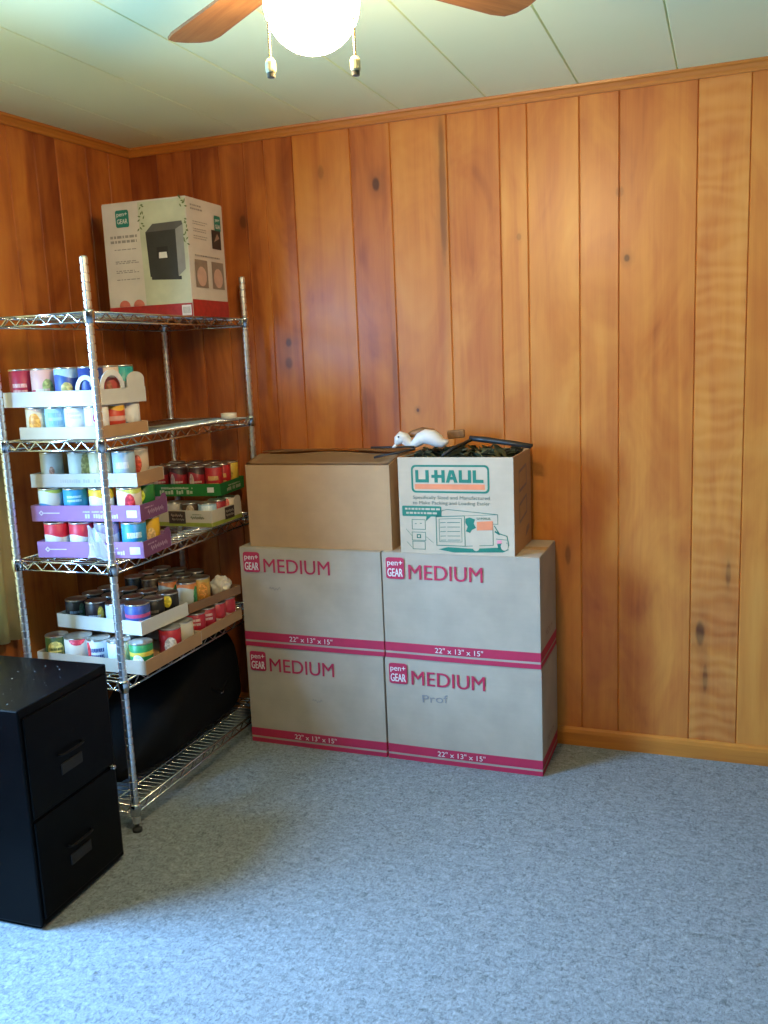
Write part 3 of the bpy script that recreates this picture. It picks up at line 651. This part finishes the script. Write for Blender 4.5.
des('greenyellow', 'yellow-panelled dark green', (.05, .11, .03), patch=(0, .045, .75, .032, (.58, .48, .14)), text=((.12, .14, .04), .03, .06)); des('whiteredtag', 'large white with a red panel', (.66, .62, .54), patch=(.1, .088, .6, .018, (.52, .02, .06)), bot=(.016, (.45, .35, .15))); des('bluetext', 'blue-lettered white', (.62, .68, .74), patch=(-.9, .05, .35, .04, (.50, .03, .04)), text=((.03, .06, .20), .03, .075)); des('icewhite', 'ice white', (.64, .76, .82))
des('greensoup', 'green and yellow', (.02, .26, .08), patch=(-.1, .03, .55, .028, (.66, .68, .66)), band=(.050, .064, (.68, .48, .06))); des('redwhiteflower', 'red with white flowers', (.46, .02, .03), patch=(.2, .035, .6, .03, (.62, .55, .50))); des('creamolive', 'cream and olive', (.62, .56, .44), bot=(.03, (.28, .24, .06)))
des('blackblue', 'black with blue letters', (.012, .015, .022), patch=(.6, .05, .3, .03, (.05, .13, .10)), text=((.20, .32, .50), .03, .06)); des('blackcolour', 'black multicoloured', (.02, .012, .016), patch=(.6, .05, .3, .025, (.42, .36, .04)), text=((.35, .45, .60), .03, .05)); des('bluepurple', 'violet blue with a pink band', (.05, .10, .38), band=(.052, .064, (.55, .08, .22)), bot=(.04, (.40, .48, .66)), patch=(.3, .028, .3, .016, (.55, .20, .12))); des('blackyellow', 'black with a yellow spot', (.012, .012, .012), patch=(0, .065, .45, .022, (.55, .46, .03)))
des('black', 'black', (.014, .013, .013), text=((.16, .14, .12), .03, .06)); des('brownpic', 'dark brown', (.06, .035, .022), patch=(.1, .05, .5, .03, (.26, .20, .13))); des('orangegreen', 'orange-topped white', (.58, .62, .58), top=(.082, (.62, .20, .06)), patch=(.9, .04, .5, .05, (.03, .20, .06))); des('peach', 'golden peach', (.62, .33, .06), patch=(.2, .05, .5, .04, (.56, .22, .03)), top=(.09, (.45, .30, .08)))
des('redlabel', 'crimson', (.42, .02, .04), text=((.60, .42, .38), .05, .08)); des('redpale', 'crimson with a pale foot', (.44, .03, .05), bot=(.04, (.62, .50, .46)))

ORD = ['first', 'second', 'third', 'fourth', 'fifth', 'sixth']
def tray(name, label, FRx, FRy, yaw, w, dd, z, h, mo, mi, ms=None, frontp=None, rightp=None, leftp=None, roll=0):
    """open cardboard tray; local origin at its front left bottom corner; panels may have a shaped top edge"""
    c, s = cos(R(yaw)), sin(R(yaw))
    root = thing(name, label, 'tray', (FRx-c*w, FRy-s*w, z), R(yaw), 'cardboard trays of cans')
    t = .003; bm = bmesh.new(); mats = [mo, mi, ms or mo]
    box(bm, t, w-t, t, dd-t, 0, .002, mi=1)
    fp = frontp or [(0, 0), (w, 0), (w, h), (0, h)]; rp = rightp or [(0, 0), (dd, 0), (dd, h), (0, h)]; lp = leftp or [(0, 0), (dd, 0), (dd, h), (0, h)]
    plate(bm, fp, lambda p, q, e: (p, e, q), t, 0); plate(bm, [(0, 0), (w, 0), (w, h), (0, h)], lambda p, q, e: (p, dd-e, q), t, 0)
    plate(bm, rp, lambda p, q, e: (w-e, min(max(p, t), dd-t), q), t, 2); plate(bm, lp, lambda p, q, e: (e, min(max(p, t), dd-t), q), t, 0)
    obj('tray_body', bm, mats, root)
    return root, (lambda a, b: (FRx-c*w+c*a-s*b, FRy-s*w+s*a+c*b)), z+.0025, R(yaw), w, dd
FACE = R(-62)
def fill(T, cols, rows, rad, h, grid, where, group, skip=(), jit=.001, face=FACE):
    """cans on a grid: cols = list of a, rows = list of b, grid[row][col] = design"""
    root, xy, z, yaw, w, dd = T; rnd = random.Random(where)
    for j, b in enumerate(rows):
        for i, a in enumerate(cols):
            g = grid[j][i] if j < len(grid) else None
            if g is None: continue
            x, y = xy(a+rnd.uniform(-1, 1)*jit*.3, b+rnd.uniform(-1, 1)*jit*.3)
            rw = 'front row' if j == 0 else ORD[j]+' row'
            ps = 'leftmost' if i == 0 else ('rightmost' if i == len(cols)-1 else ORD[i]+' from left')
            can((x, y, z), rad, h, D[g][0], '%s can, %s in %s, %s' % (D[g][1], ps, rw, where), group, face+rnd.uniform(-.15, .15))
def bars(T, name, m, rects, side='front', e=.0006):
    """print on a tray wall as small flat marks: rects in metres along / up"""
    root, xy, z, yaw, w, dd = T; bm = bmesh.new()
    f = (lambda p, q: (p, -e, q)) if side == 'front' else (lambda p, q: (w+e, p, q))
    for q in rects:
        if len(q) == 4: flat(bm, [(q[0], q[2]), (q[1], q[2]), (q[1], q[3]), (q[0], q[3])], f)
        else: stroke(bm, q[0], f, q[1])
    return obj(name, bm, m, root, recalc=False)
def words(x0, x1, y0, y1, seed, gap=.35):
    rnd = random.Random(seed); out = []; x = x0; hh = y1-y0
    while x < x1-hh*.3:
        w = hh*rnd.uniform(.35, .7)
        if rnd.random() > .14: out.append((x, min(x1, x+w), y0+hh*rnd.choice((0, 0, .1)), y1-hh*rnd.choice((0, 0, .2))))
        x += w+hh*.16
    return out
def script(x0, x1, y, a, n=9, ph=0):
    return [(x0+(x1-x0)*i/(n*4), y+a*sin(i*pi/2+ph)*(1 if i % 8 < 4 else .6)) for i in range(n*4+1)]
def arch(b0, b1, h, top, n=10): return [(b0+(b1-b0)*(.5-.5*cos(pi*k/n)), h+(top-h)*sin(pi*k/n)**.6) for k in range(n+1)]
TW = cardboard('white_tray_card', (.68, .68, .66)); TG = cardboard('grey_white_tray_card', (.60, .58, .53)); KT = cardboard('brown_tray_card', (.42, .24, .12)); TP = cardboard('purple_tray_card', (.36, .19, .42)); TGR = cardboard('green_tray_card', (.02, .17, .035))
PRW = plain('pale_tray_print', (.66, .62, .70), .6)

# --- second shelf from the top
z = SHZ[3]+.0035; where = 'low brown tray'; grp = 'cans in the low brown tray'
T = tray('can_tray', 'low brown cardboard tray standing on the second shelf from the top', .530, -1.020, 0, .312, .248, z, .038, cardboard('tan_tray_card', (.56, .47, .34)), KT, KT)
fill(T, [.0415, .118, .1945, .271], [.042, .124, .204], .0373, .098, [['creamorange', 'skyblue', 'palewhite', 'whitepink'], [None, None, None, 'redyellow'], [None, None, None, 'whiteblue']], where, grp)
z = z+.0025+.098+.001; where = 'arched white tray'; grp = 'cans in the tall-cut white tray'
w, dd, h = .368, .245, .048
rp = [(0, 0), (dd, 0), (dd, h+.01)] + arch(dd, .150, h+.01, .098)[1:-1] + [(.150, h)] + [(.135, h)] + [(.100, h)] + [(.0, h)]
fpn = [(0, 0), (w, 0), (w, h), (0, h)]
T = tray('can_tray', 'white card tray with arched cut-outs, topmost on the second shelf', .530, -1.015, 0, w, dd, z, h, TW, TG, TG, fpn, rp)
bm = bmesh.new()                                          # the arched card hoops rising from the front and right-hand walls
for k in range(12):
    a0, a1 = pi*k/12, pi*(k+1)/12
    for (cx, rx_, rz_, ww) in ((.325, .040, .048, .014),):
        q = lambda a, e: (cx+(rx_-e)*cos(a), h-.002+(rz_-e)*sin(a)); plate(bm, [q(a0, 0), q(a1, 0), q(a1, ww), q(a0, ww)], lambda p, t_, e: (p, e, t_), .003)
    for (cy, ry_, rz_, ww) in ((.075, .062, .062, .018),):
        q = lambda a, e: (cy+(ry_-e)*cos(a), h-.002+(rz_-e)*sin(a)); plate(bm, [q(a0, 0), q(a1, 0), q(a1, ww), q(a0, ww)], lambda p, t_, e: (w-e, p, t_), .003)
obj('card_hoop', bm, TW, T[0])
fill(T, [.043, .130, .222, .314], [.043, .121, .199], .0383, .118, [['magenta', 'pinkred', 'blueplate', 'navywhite'], ['magenta', 'goldyellow', 'redgold', 'coral'], ['tan', 'goldyellow', 'coral', 'tealwhite']], where, grp)
# small white dish
bm = lathe(bmesh.new(), [(0, 0), (.026, 0), (.030, .003), (.031, .022), (.028, .0225), (.026, .008), (0, .006)], 24)
o = tag(obj('small_dish', bm, plain('white_glazed', (.86, .80, .70), .35), smooth=True), 'small white dish alone on the second shelf near the right post', 'dish'); o.location = (.512, -.215, SHZ[3]+.0025)

# --- middle shelf, left stack: two purple trays and a grey one
STICK = plain('white_sticker', (.72, .70, .72), .5)
def purple(label, FRx, FRy, yaw, w, dd, z, seed):
    h = .052; rp = [(0, 0), (dd, 0), (dd, h+.008), (dd-.012, h+.016), (dd-.03, h+.014), (dd-.045, h), (0, h)]
    T = tray('can_tray', label, FRx, FRy, yaw, w, dd, z, h, TP, KT, cardboard('purple_tray_card_shaded', (.20, .07, .16)), None, rp)  # right wall a darker plum: its shade is put into the card colour
    bars(T, 'tray_print', PRW, words(.19, .315, .010, .024, seed)+words(.19, .29, .029, .034, seed+1)+[(.045, .105, .026, .029)]+[([(.03, .0275), (.037, .034), (.044, .0275), (.037, .021), (.03, .0275)], .004)])
    bars(T, 'price_sticker', STICK, [(w-.048, w-.012, .012, .036)])
    bars(T, 'end_print', plain('pale_plum_print', (.46, .30, .40), .6), [(script(.05, dd-.03, .022, .007), .004)]+words(.03, .09, .036, .041, seed+2), 'side')
    return T
z = SHZ[2]+.0035
T1 = purple('lower of the two purple card trays, resting on the middle shelf', .605, -.958, 8, .378, .195, z, 21); where = 'lower purple tray'; grp = 'cans in the lower purple tray'
fill(T1, [.047, .138, .229, .325], [.046, .140], .0395, .110, [['redwave', 'redwave', 'lilac', 'cyanprint'], [None, None, None, 'goldyellow']], where, grp)
# clear film torn loose over the lower purple tray
fm = N('clear_shrink_film'); fm.col((.75, .75, .80)); tr = fm.n('ShaderNodeBsdfTransparent'); mx = fm.n('ShaderNodeMixShader'); mx.inputs[0].default_value = .45; fm.set(.15)
fm.t.links.new(tr.outputs[0], mx.inputs[1]); fm.t.links.new(fm.b.outputs[0], mx.inputs[2]); fm.t.links.new(mx.outputs[0], fm.t.nodes['Material Output'].inputs['Surface'])
bm = bmesh.new(); g = []
for i in range(9):
    rw = []
    for j in range(15):
        a, b = i/8, j/14; wd = .018+.045*b**1.6
        rw.append(bm.verts.new((.205+.035*b+(a-.5)*wd*1.6, -.006-.008*sin(a*11+b*4)**2-.01*b, .104-.104*b+.006*sin(a*7))))
    g.append(rw)
fs = [bm.faces.new((g[i][j], g[i+1][j], g[i+1][j+1], g[i][j+1])) for i in range(8) for j in range(14)]
bmesh.ops.solidify(bm, geom=fs, thickness=.0006); obj('torn_film', bm, fm.m, T1[0], smooth=True, label='torn clear plastic film')
z += .0025+.110+.001
T2 = purple('upper purple card tray, stacked between the lower purple and the grey tray', .585, -.932, 7, .395, .185, z, 31); where = 'upper purple tray'; grp = 'cans in the upper purple tray'
fill(T2, [.047, .140, .235, .335], [.046, .136], .0395, .104, [['whiteazure', 'azure', 'yellowtop', 'whitecrimson'], [None, None, None, 'greenlime']], where, grp)
z += .0025+.104+.001; where = 'grey-white tray'; grp = 'cans in the grey-white tray'
T3 = tray('can_tray', 'grey-white card tray on top of the two purple trays', .560, -.900, 7, .388, .185, z, .044, TG, KT, KT)
bars(T3, 'tray_print', plain('faint_grey_print', (.50, .48, .44), .6), words(.11, .32, .014, .026, 41))
fill(T3, [.056, .160, .236, .322], [.044, .135], .0365, .112, [['whitegreen', 'whiteolive', 'yellowwhite', 'silverblue'], ['tan', 'greenlime', 'tan', 'whitered']], where, grp)

# --- middle shelf, right stack
z = SHZ[2]+.0035; where = 'dark-panelled tray'; grp = 'cans in the white tray with dark panels'
w, dd, h = .305, .222, .062; rp = [(0, 0), (dd, 0), (dd, h+.012)]+arch(dd, dd-.055, h, .092)[1:]+[(0, h)]
T = tray('can_tray', 'white card tray with dark brown panels and lime foot, right on the middle shelf', .545, -.447, 0, w, dd, z, h, cardboard('cream_tray_card', (.56, .48, .36)), KT, None, None, rp)
LIME = plain('lime_print', (.28, .30, .03), .6); DKB = plain('dark_brown_print', (.045, .022, .015), .6); SCR = plain('pale_script', (.50, .40, .30), .6)
bars(T, 'lime_band', LIME, [(0, w, .001, .016)]); bars(T, 'lime_band', LIME, [(0, dd, .001, .016)], 'side')
bars(T, 'dark_panel', DKB, [(.118, .192, .011, .058)], 'front', .001); bars(T, 'dark_panel', DKB, [(.095, .165, .012, .058)], 'side', .001)
bars(T, 'panel_script', SCR, [(script(.130, .178, .042, .005, 5), .003), (script(.134, .184, .027, .004, 6), .003)], 'front', .0014); bars(T, 'panel_script', SCR, [(script(.102, .158, .042, .005, 5), .003), (script(.104, .158, .027, .004, 6), .003)], 'side', .0014)
bars(T, 'green_script', plain('olive_script', (.20, .22, .10), .6), [(script(.215, .272, .035, .005, 6), .003)]+words(.222, .262, .045, .049, 3), 'front', .001)
fill(T, [.042, .116, .190, .264], [.041, .112, .182], .0350, .086, [['tan', 'greybrown', 'brownpic', 'silverblue'], [None, None, None, 'darkred'], [None, None, None, 'whitered']], where, grp)
z += .0025+.086+.006; where = 'green tray'; grp = 'cans in the green tray'
w, dd, h = .318, .235, .048
T = tray('can_tray', 'green card tray of red cans, stacked on the white tray with dark panels', .503, -.301, 7, w, dd, z, h, TGR, KT)
bars(T, 'tray_print', plain('pale_green_print', (.42, .46, .30), .6), words(.06, .205, .008, .024, 51)+words(.06, .200, .028, .036, 52)); bars(T, 'price_sticker', STICK, [(.262, .290, .014, .034)])
bars(T, 'end_print', plain('pale_green_print', (.42, .46, .30), .6), words(.06, .20, .010, .024, 53)+words(.07, .19, .028, .034, 54), 'side')
fill(T, [.045, .124, .203, .276], [.042, .120, .196], .0350, .112, [['darkred', 'darkred', 'darkred', 'redgold'], ['black', 'darkred', 'darkred', 'redgold'], ['darkred', 'black', 'darkred', 'yellowbox']], where, grp)

# --- lower shelf
z = SHZ[1]+.0035; where = 'large brown tray'; grp = 'cans in the brown tray at the rack front'
w, dd, h = .435, .337, .046
T = tray('can_tray', 'large brown card tray at the front of the shelf above the floor shelf', .592, -.985, 0, w, dd, z, h, cardboard('grey_tan_tray_card', (.46, .38, .30)), KT, KT)
fill(T, [.043, .134, .217, .299, .386], [.052, .137, .217, .2945], .0385, .094, [['greenyellow', None, 'bluetext', 'icewhite', 'greensoup'], [None, None, None, 'black', None], [None, None, None, None, 'redwhiteflower'], [None, None, None, None, 'creamolive']], where, grp)
x, y = T[1](.130, .056); can((x, y, T[2]), .0465, .095, D['whiteredtag'][0], 'large white can with a red panel, second in the front row of the brown tray', grp, FACE)
z += .0025+.096+.001; where = 'bright white tray'; grp = 'cans in the bright white tray'
w, dd, h = .368, .255, .048
T = tray('can_tray', 'bright white card tray of black cans, stacked on the large brown tray', .522, -.895, -4, w, dd, z, h, TW, TG)
fill(T, [.048, .138, .228, .318], [.047, .131, .211], .0375, .092, [['blackblue', 'blackcolour', 'icewhite', None], ['black', 'black', 'black', 'black'], ['black', 'black', 'black', 'blackyellow']], where, grp)
x, y = T[1](.318, .047); can((x, y, T[2]), .0425, .098, D['bluepurple'][0], 'wide violet blue can at the right front corner of the bright white tray', grp, FACE)
z = SHZ[1]+.0035; where = 'far brown tray'; grp = 'cans in the far brown tray'
w, dd, h = .36, .30, .040
T = tray('can_tray', 'brown card tray of crimson cans at the far end of the lower shelf', .575, -.630, 0, w, dd, z, h, KT, KT)
fill(T, [.045, .135, .225, .318], [.043, .115, .187, .259], .0355, .094, [[None, None, None, 'redlabel'], [None, None, None, 'redlabel'], [None, None, None, 'redpale'], [None, None, None, 'redpale']], where, grp)
z += .0025+.094+.001; where = 'upper far tray'; grp = 'cans in the upper far tray'
w, dd, h = .345, .300, .034; KDK = cardboard('brown_tray_card_shaded', (.26, .14, .08))  # brown card darkened to carry the shade this tray stands in
T = tray('can_tray', 'shallow brown tray stacked on the tray of crimson cans', .530, -.618, -8, w, dd, z, h, KDK, KDK)
fill(T, [.045, .128, .212, .300], [.045, .120, .195], .0365, .104, [['black', 'brownpic', 'orangegreen', 'orangegreen'], ['black', 'black', 'brownpic', 'peach'], ['black', 'black', 'black', None]], where, grp, face=R(-50))
# white plastic bag slumped at the end of that tray
bm = bmesh.new(); bmesh.ops.create_icosphere(bm, subdivisions=4, radius=1)
from mathutils import noise as mn
for v in bm.verts:
    q = v.co.copy(); k = 1+.22*mn.noise(q*2.2)+.10*mn.noise(q*6); v.co = Vector((q.x*.040*k, q.y*.042*k, max(q.z*.042*k, -.034)))
o = tag(obj('plastic_bag', bm, plain('white_plastic_bag', (.66, .60, .52), .35, var=.08, bmp=.3), smooth=True), 'crumpled white plastic bag beside the golden peach can', 'bag'); bx, by_ = T[1](.292, .244); o.location = (bx, by_, T[2]+.0345)

# ------------------------------------------------------------------ black bag on the bottom shelf
bm = bmesh.new(); g = []; n, m_ = 40, 24
for i in range(n+1):
    a = i/n; y = -.93+.82*a; hh = (.12+.25*min(1, a*2.0))*min(1, .30+2.6*min(a, 1-a)**.8) ; ww = .163*min(1, .35+3*min(a, 1-a)); rw = []
    for j in range(m_):
        t_ = 2*pi*j/m_; cx, cz = cos(t_), sin(t_); ex = math.copysign(abs(cx)**.6, cx)*ww; ez = math.copysign(abs(cz)**.7, cz)*hh/2+hh/2
        k = mn.noise(Vector((a*7, cx*1.5, cz*1.5)))*.022
        rw.append(bm.verts.new((.36+ex*(1+k*2), y+k*.5, SHZ[0]+.003+max(0, ez+(k if cz > 0 else 0)))))
    g.append(rw)
for i in range(n):
    for j in range(m_): bm.faces.new((g[i][j], g[i+1][j], g[i+1][(j+1) % m_], g[i][(j+1) % m_]))
bm.faces.new(g[0]); bm.faces.new(g[-1][::-1])
bag = thing('duffel_bag', 'slumped black bag lying on the bottom shelf of the rack', 'bag', (.36, -.47, SHZ[0]+.003))
bo = obj('bag_body', bm, plain('black_nylon', (.004, .004, .004), .75, spec=.15, bmp=.2), bag, smooth=True); bo.location = (-.36, .47, -SHZ[0]-.003)
bm = tube(bmesh.new(), [(.135, -.05, .24), (.162, -.03, .19), (.166, .03, .16), (.162, .09, .19), (.135, .11, .25)], .006, 8); obj('carry_strap', bm, plain('black_webbing', (.005, .005, .005), .8, spec=.1), bag, smooth=True)
bm = bmesh.new(); box(bm, .160, .170, .022, .040, .152, .162, bev=.002); obj('strap_buckle', bm, CHROME, bag)

# ------------------------------------------------------------------ filing cabinet
fn = N('black_enamel'); co = fn.coord(); f = fn.noise(co, 60, 4); gq = fn.noise(co, 5, 4)
sp_ = fn.n('ShaderNodeTexVoronoi'); fn.put(sp_.inputs[0], co); sp_.inputs['Scale'].default_value = 26
c = fn.ramp(gq, (.3, (.0010, .0012, .0016)), (.7, (.0022, .0024, .003)))
fn.col(c); fn.bump(f, .03); BLACKE = fn.set(fn.math('ADD', .26, fn.math('MULTIPLY', gq, .18)), 0, .10)
fl, fdp, fh = .379, .43, .631                               # front width (along y), depth (along -x), height
cab = thing('filing_cabinet', 'black two-drawer filing cabinet at the left edge in front of the rack', 'cabinet', (.627, -1.577, 0), R(1.7))
bm = bmesh.new(); box(bm, -fdp, -.006, 0, fl, .012, fh, bev=.004); box(bm, -fdp+.01, -.02, .01, fl-.01, 0, .014); obj('cabinet_body', bm, BLACKE, cab)
for z0, z1 in ((.030, .312), (.320, .606)):
    dr = obj('drawer', BX(-.008, 0, .012, fl-.012, z0, z1, bev=.003), BLACKE, cab)
    zc = .136 if z0 < .2 else .408; yc = .178
    bm = bmesh.new(); box(bm, -.001, .0035, yc-.045, yc+.045, zc-.016, zc+.016, bev=.0015); obj('label_holder', bm, plain('worn_dark_metal', (.012, .0115, .010), .5, .1), dr)
    bm = bmesh.new(); box(bm, .0036, .0042, yc-.038, yc+.038, zc-.010, zc+.010); obj('paper_insert', bm, plain('dim_paper', (.012, .0115, .010), .7), dr)
    bm = bmesh.new(); zz = zc+.045; tube(bm, [(-.001, yc-.05, zz), (.010, yc-.046, zz), (.013, yc-.03, zz), (.013, yc+.03, zz), (.010, yc+.046, zz), (-.001, yc+.05, zz)], .0035, 8); obj('handle', bm, plain('black_handle', (.004, .004, .0045), .5, spec=.2), dr, smooth=True)
bm = lathe(bmesh.new(), [(0, 0), (.009, 0), (.009, .006), (.007, .010), (.0072, .012), (.0060, .015), (0, .0155)], 16); lk = obj('lock_button', bm, CHROME, cab, smooth=True); lk.location = (-.001, fl-.030, .3160); lk.rotation_euler = (0, R(90), 0)
# tiny pale flecks spread over the cabinet top
rnd = random.Random(3); root = None
bm = bmesh.new()
for i in range(26):
    x, y = rnd.uniform(-fdp+.03, -.03), rnd.uniform(.03, fl-.03); s = rnd.choice((.0008, .0008, .001, .0016))
    bmesh.ops.create_icosphere(bm, subdivisions=1, radius=s, matrix=Matrix.Translation((x, y, fh+s*.45)) @ Matrix.Diagonal((1.3, .9, .5, 1)))
o = tag(obj('pale_specks', bm, plain('pale_speck', (.34, .36, .38), .7)), 'pale crumbs scattered on the top of the black filing cabinet', 'specks', None, 'stuff'); o.location = cab.location; o.rotation_euler = cab.rotation_euler

# ------------------------------------------------------------------ curtain at the left edge
bm = bmesh.new(); g = []; n, m_ = 120, 14; zt_, zb_ = 2.06, .575
for i in range(n+1):
    a = i/n; s = .872+.73*a; rw = []
    for j in range(m_+1):
        b = j/m_; am = .014*(.45+.55*b); off = .030+am*sin(a*2*pi*13+.6*sin(b*3))+.004*sin(a*31)
        rw.append(bm.verts.new((-s, -off-.006, zt_-(zt_-zb_)*b-(.010*abs(sin(a*pi*13)) if j == m_ else 0))))
    g.append(rw)
fs = [bm.faces.new((g[i][j], g[i+1][j], g[i+1][j+1], g[i][j+1])) for i in range(n) for j in range(m_)]
bmesh.ops.solidify(bm, geom=fs, thickness=.0012)
cur = thing('window_curtain', 'cream pleated curtain hanging on the left wall behind the rack post', 'curtain', tuple(ldir*1.3), LROT)
cm = N('cream_curtain_cloth'); cm.col((.84, .80, .58)); cm.set(.85, 0, .2); tl_ = cm.n('ShaderNodeBsdfTranslucent'); tl_.inputs[0].default_value = (.95, .90, .62, 1)
mx = cm.n('ShaderNodeMixShader'); mx.inputs[0].default_value = .65; cm.t.links.new(cm.b.outputs[0], mx.inputs[1]); cm.t.links.new(tl_.outputs[0], mx.inputs[2]); cm.t.links.new(mx.outputs[0], cm.t.nodes['Material Output'].inputs['Surface'])
o = obj('curtain_panel', bm, cm.m, cur, smooth=True); o.location = (1.3, 0, 0)
bm = tube(bmesh.new(), [(-.32, -.030, zt_+.008), (.47, -.030, zt_+.008)], .008, 10)
for xx in (-.29, .43): box(bm, xx-.008, xx+.008, -.036, -.0005, zt_-.004, zt_+.02)
obj('curtain_rod', bm, plain('white_enamel_rod', (.7, .69, .65), .4), cur)

# ------------------------------------------------------------------ ceiling fan with lamp
FX, FY = 1.604, -1.677
fan = thing('ceiling_fan', 'ceiling fan with wooden blades, glowing white globe and two pull chains', 'ceiling fan', (FX, FY, 0))
BRASS = chrome_mat('antique_brass', .3, (.45, .33, .16)); GZ = 2.1445; gr = .0885
gn = N('glowing_opal_glass'); gn.col((.9, .88, .8)); gn.put(gn.b.inputs['Emission Color'], (1.0, .70, .37)); gn.b.inputs['Emission Strength'].default_value = LAMP_E; gn.set(.3)
prof = [(0, -gr)] + [(gr*sin(pi*k/24), -gr*cos(pi*k/24)) for k in range(1, 20)] + [(.046, gr*.93), (.046, gr*1.02), (0, gr*1.02)]
o = obj('globe', lathe(bmesh.new(), prof, 40, 0, (0, 0, GZ)), gn.m, fan, smooth=True)
obj('globe_fitter', lathe(bmesh.new(), [(0, GZ+.070), (.050, GZ+.070), (.056, GZ+.082), (.050, GZ+.098), (0, GZ+.098)], 28), BRASS, fan, smooth=True)
obj('motor_housing', lathe(bmesh.new(), [(0, 2.225), (.06, 2.225), (.095, 2.238), (.108, 2.262), (.108, 2.300), (.085, 2.322), (.05, 2.330), (0, 2.330)], 36), BRASS, fan, smooth=True)
obj('ceiling_canopy', lathe(bmesh.new(), [(0, 2.330), (.045, 2.330), (.068, 2.350), (.072, H-.0005), (0, H-.0005)], 32), BRASS, fan, smooth=True)
M_BLADE = wood_simple('oak_blade', (.17, .07, .024), (.30, .145, .05), (5, 60, 60), .4)
bl0 = None
for k in range(4):
    if bl0 is None:
        w0, w1, Lb, r0 = .045, .060, .545, .16
        pts = [(r0, -w0), (r0+.02, -w0-.004), (Lb-.05, -w1), (Lb-.015, -w1+.006), (Lb, -w1+.028), (Lb+.004, 0), (Lb, w1-.028), (Lb-.015, w1-.006), (Lb-.05, w1), (r0+.02, w0+.004), (r0, w0)]
        tl = R(-7)
        bm = bmesh.new(); plate(bm, pts, lambda p, q, e: (p, q*cos(tl)-e*sin(tl), q*sin(tl)+e*cos(tl)), .006); b = obj('blade', bm, M_BLADE, fan); bl0 = b
        bm = bmesh.new(); plate(bm, [(.088, -.018), (.14, -.012), (.19, -.034), (.215, -.026), (.22, 0), (.215, .026), (.19, .034), (.14, .012), (.088, .018)], lambda p, q, e: (p, q*cos(tl)-e*sin(tl), .0062+q*sin(tl)+e*cos(tl)+(.012 if p < .1 else 0)), .004); br0 = obj('blade_bracket', bm, BRASS, b); q = br0
    else:
        b = bl0.copy(); C.objects.link(b); b.parent = fan; q = br0.copy(); C.objects.link(q); q.parent = b
    b.location = (0, 0, 2.230); b.rotation_euler = (0, 0, R(56+90*k))
FOB = plain('frosted_amber_fob', (.70, .66, .38), .2); FOBT = plain('dark_fob_tip', (.10, .09, .06), .4)
for (x, y, zt2, zb2) in ((1.5445, -1.739, 2.18, 2.0396), (1.6883, -1.685, 2.18, 2.0365)):
    x -= FX; y -= FY; bm = bmesh.new(); z = zt2
    k = 0
    while z > zb2: bmesh.ops.create_icosphere(bm, subdivisions=1, radius=.0027, matrix=Matrix.Translation((x, y, z))); z -= .0046
    tube(bm, [(x, y, zt2), (x, y, zb2)], .0010, 5); tube(bm, [(x*.55, y*.55, zt2+.045), (x*.9, y*.9, zt2+.03), (x, y, zt2)], .0014, 5)
    ch = obj('pull_chain', bm, BRASS, fan)
    bm = bmesh.new(); lathe(bm, [(0, zb2+.002), (.006, zb2), (.0095, zb2-.006), (.0095, zb2-.021), (.008, zb2-.024), (0, zb2-.024)], 12, 0, (x, y, 0)); obj('chain_fob', bm, FOB, ch)
    bm = bmesh.new(); lathe(bm, [(0, zb2-.0235), (.0075, zb2-.024), (.007, zb2-.032), (0, zb2-.033)], 12, 0, (x, y, 0)); obj('fob_tip', bm, FOBT, ch)
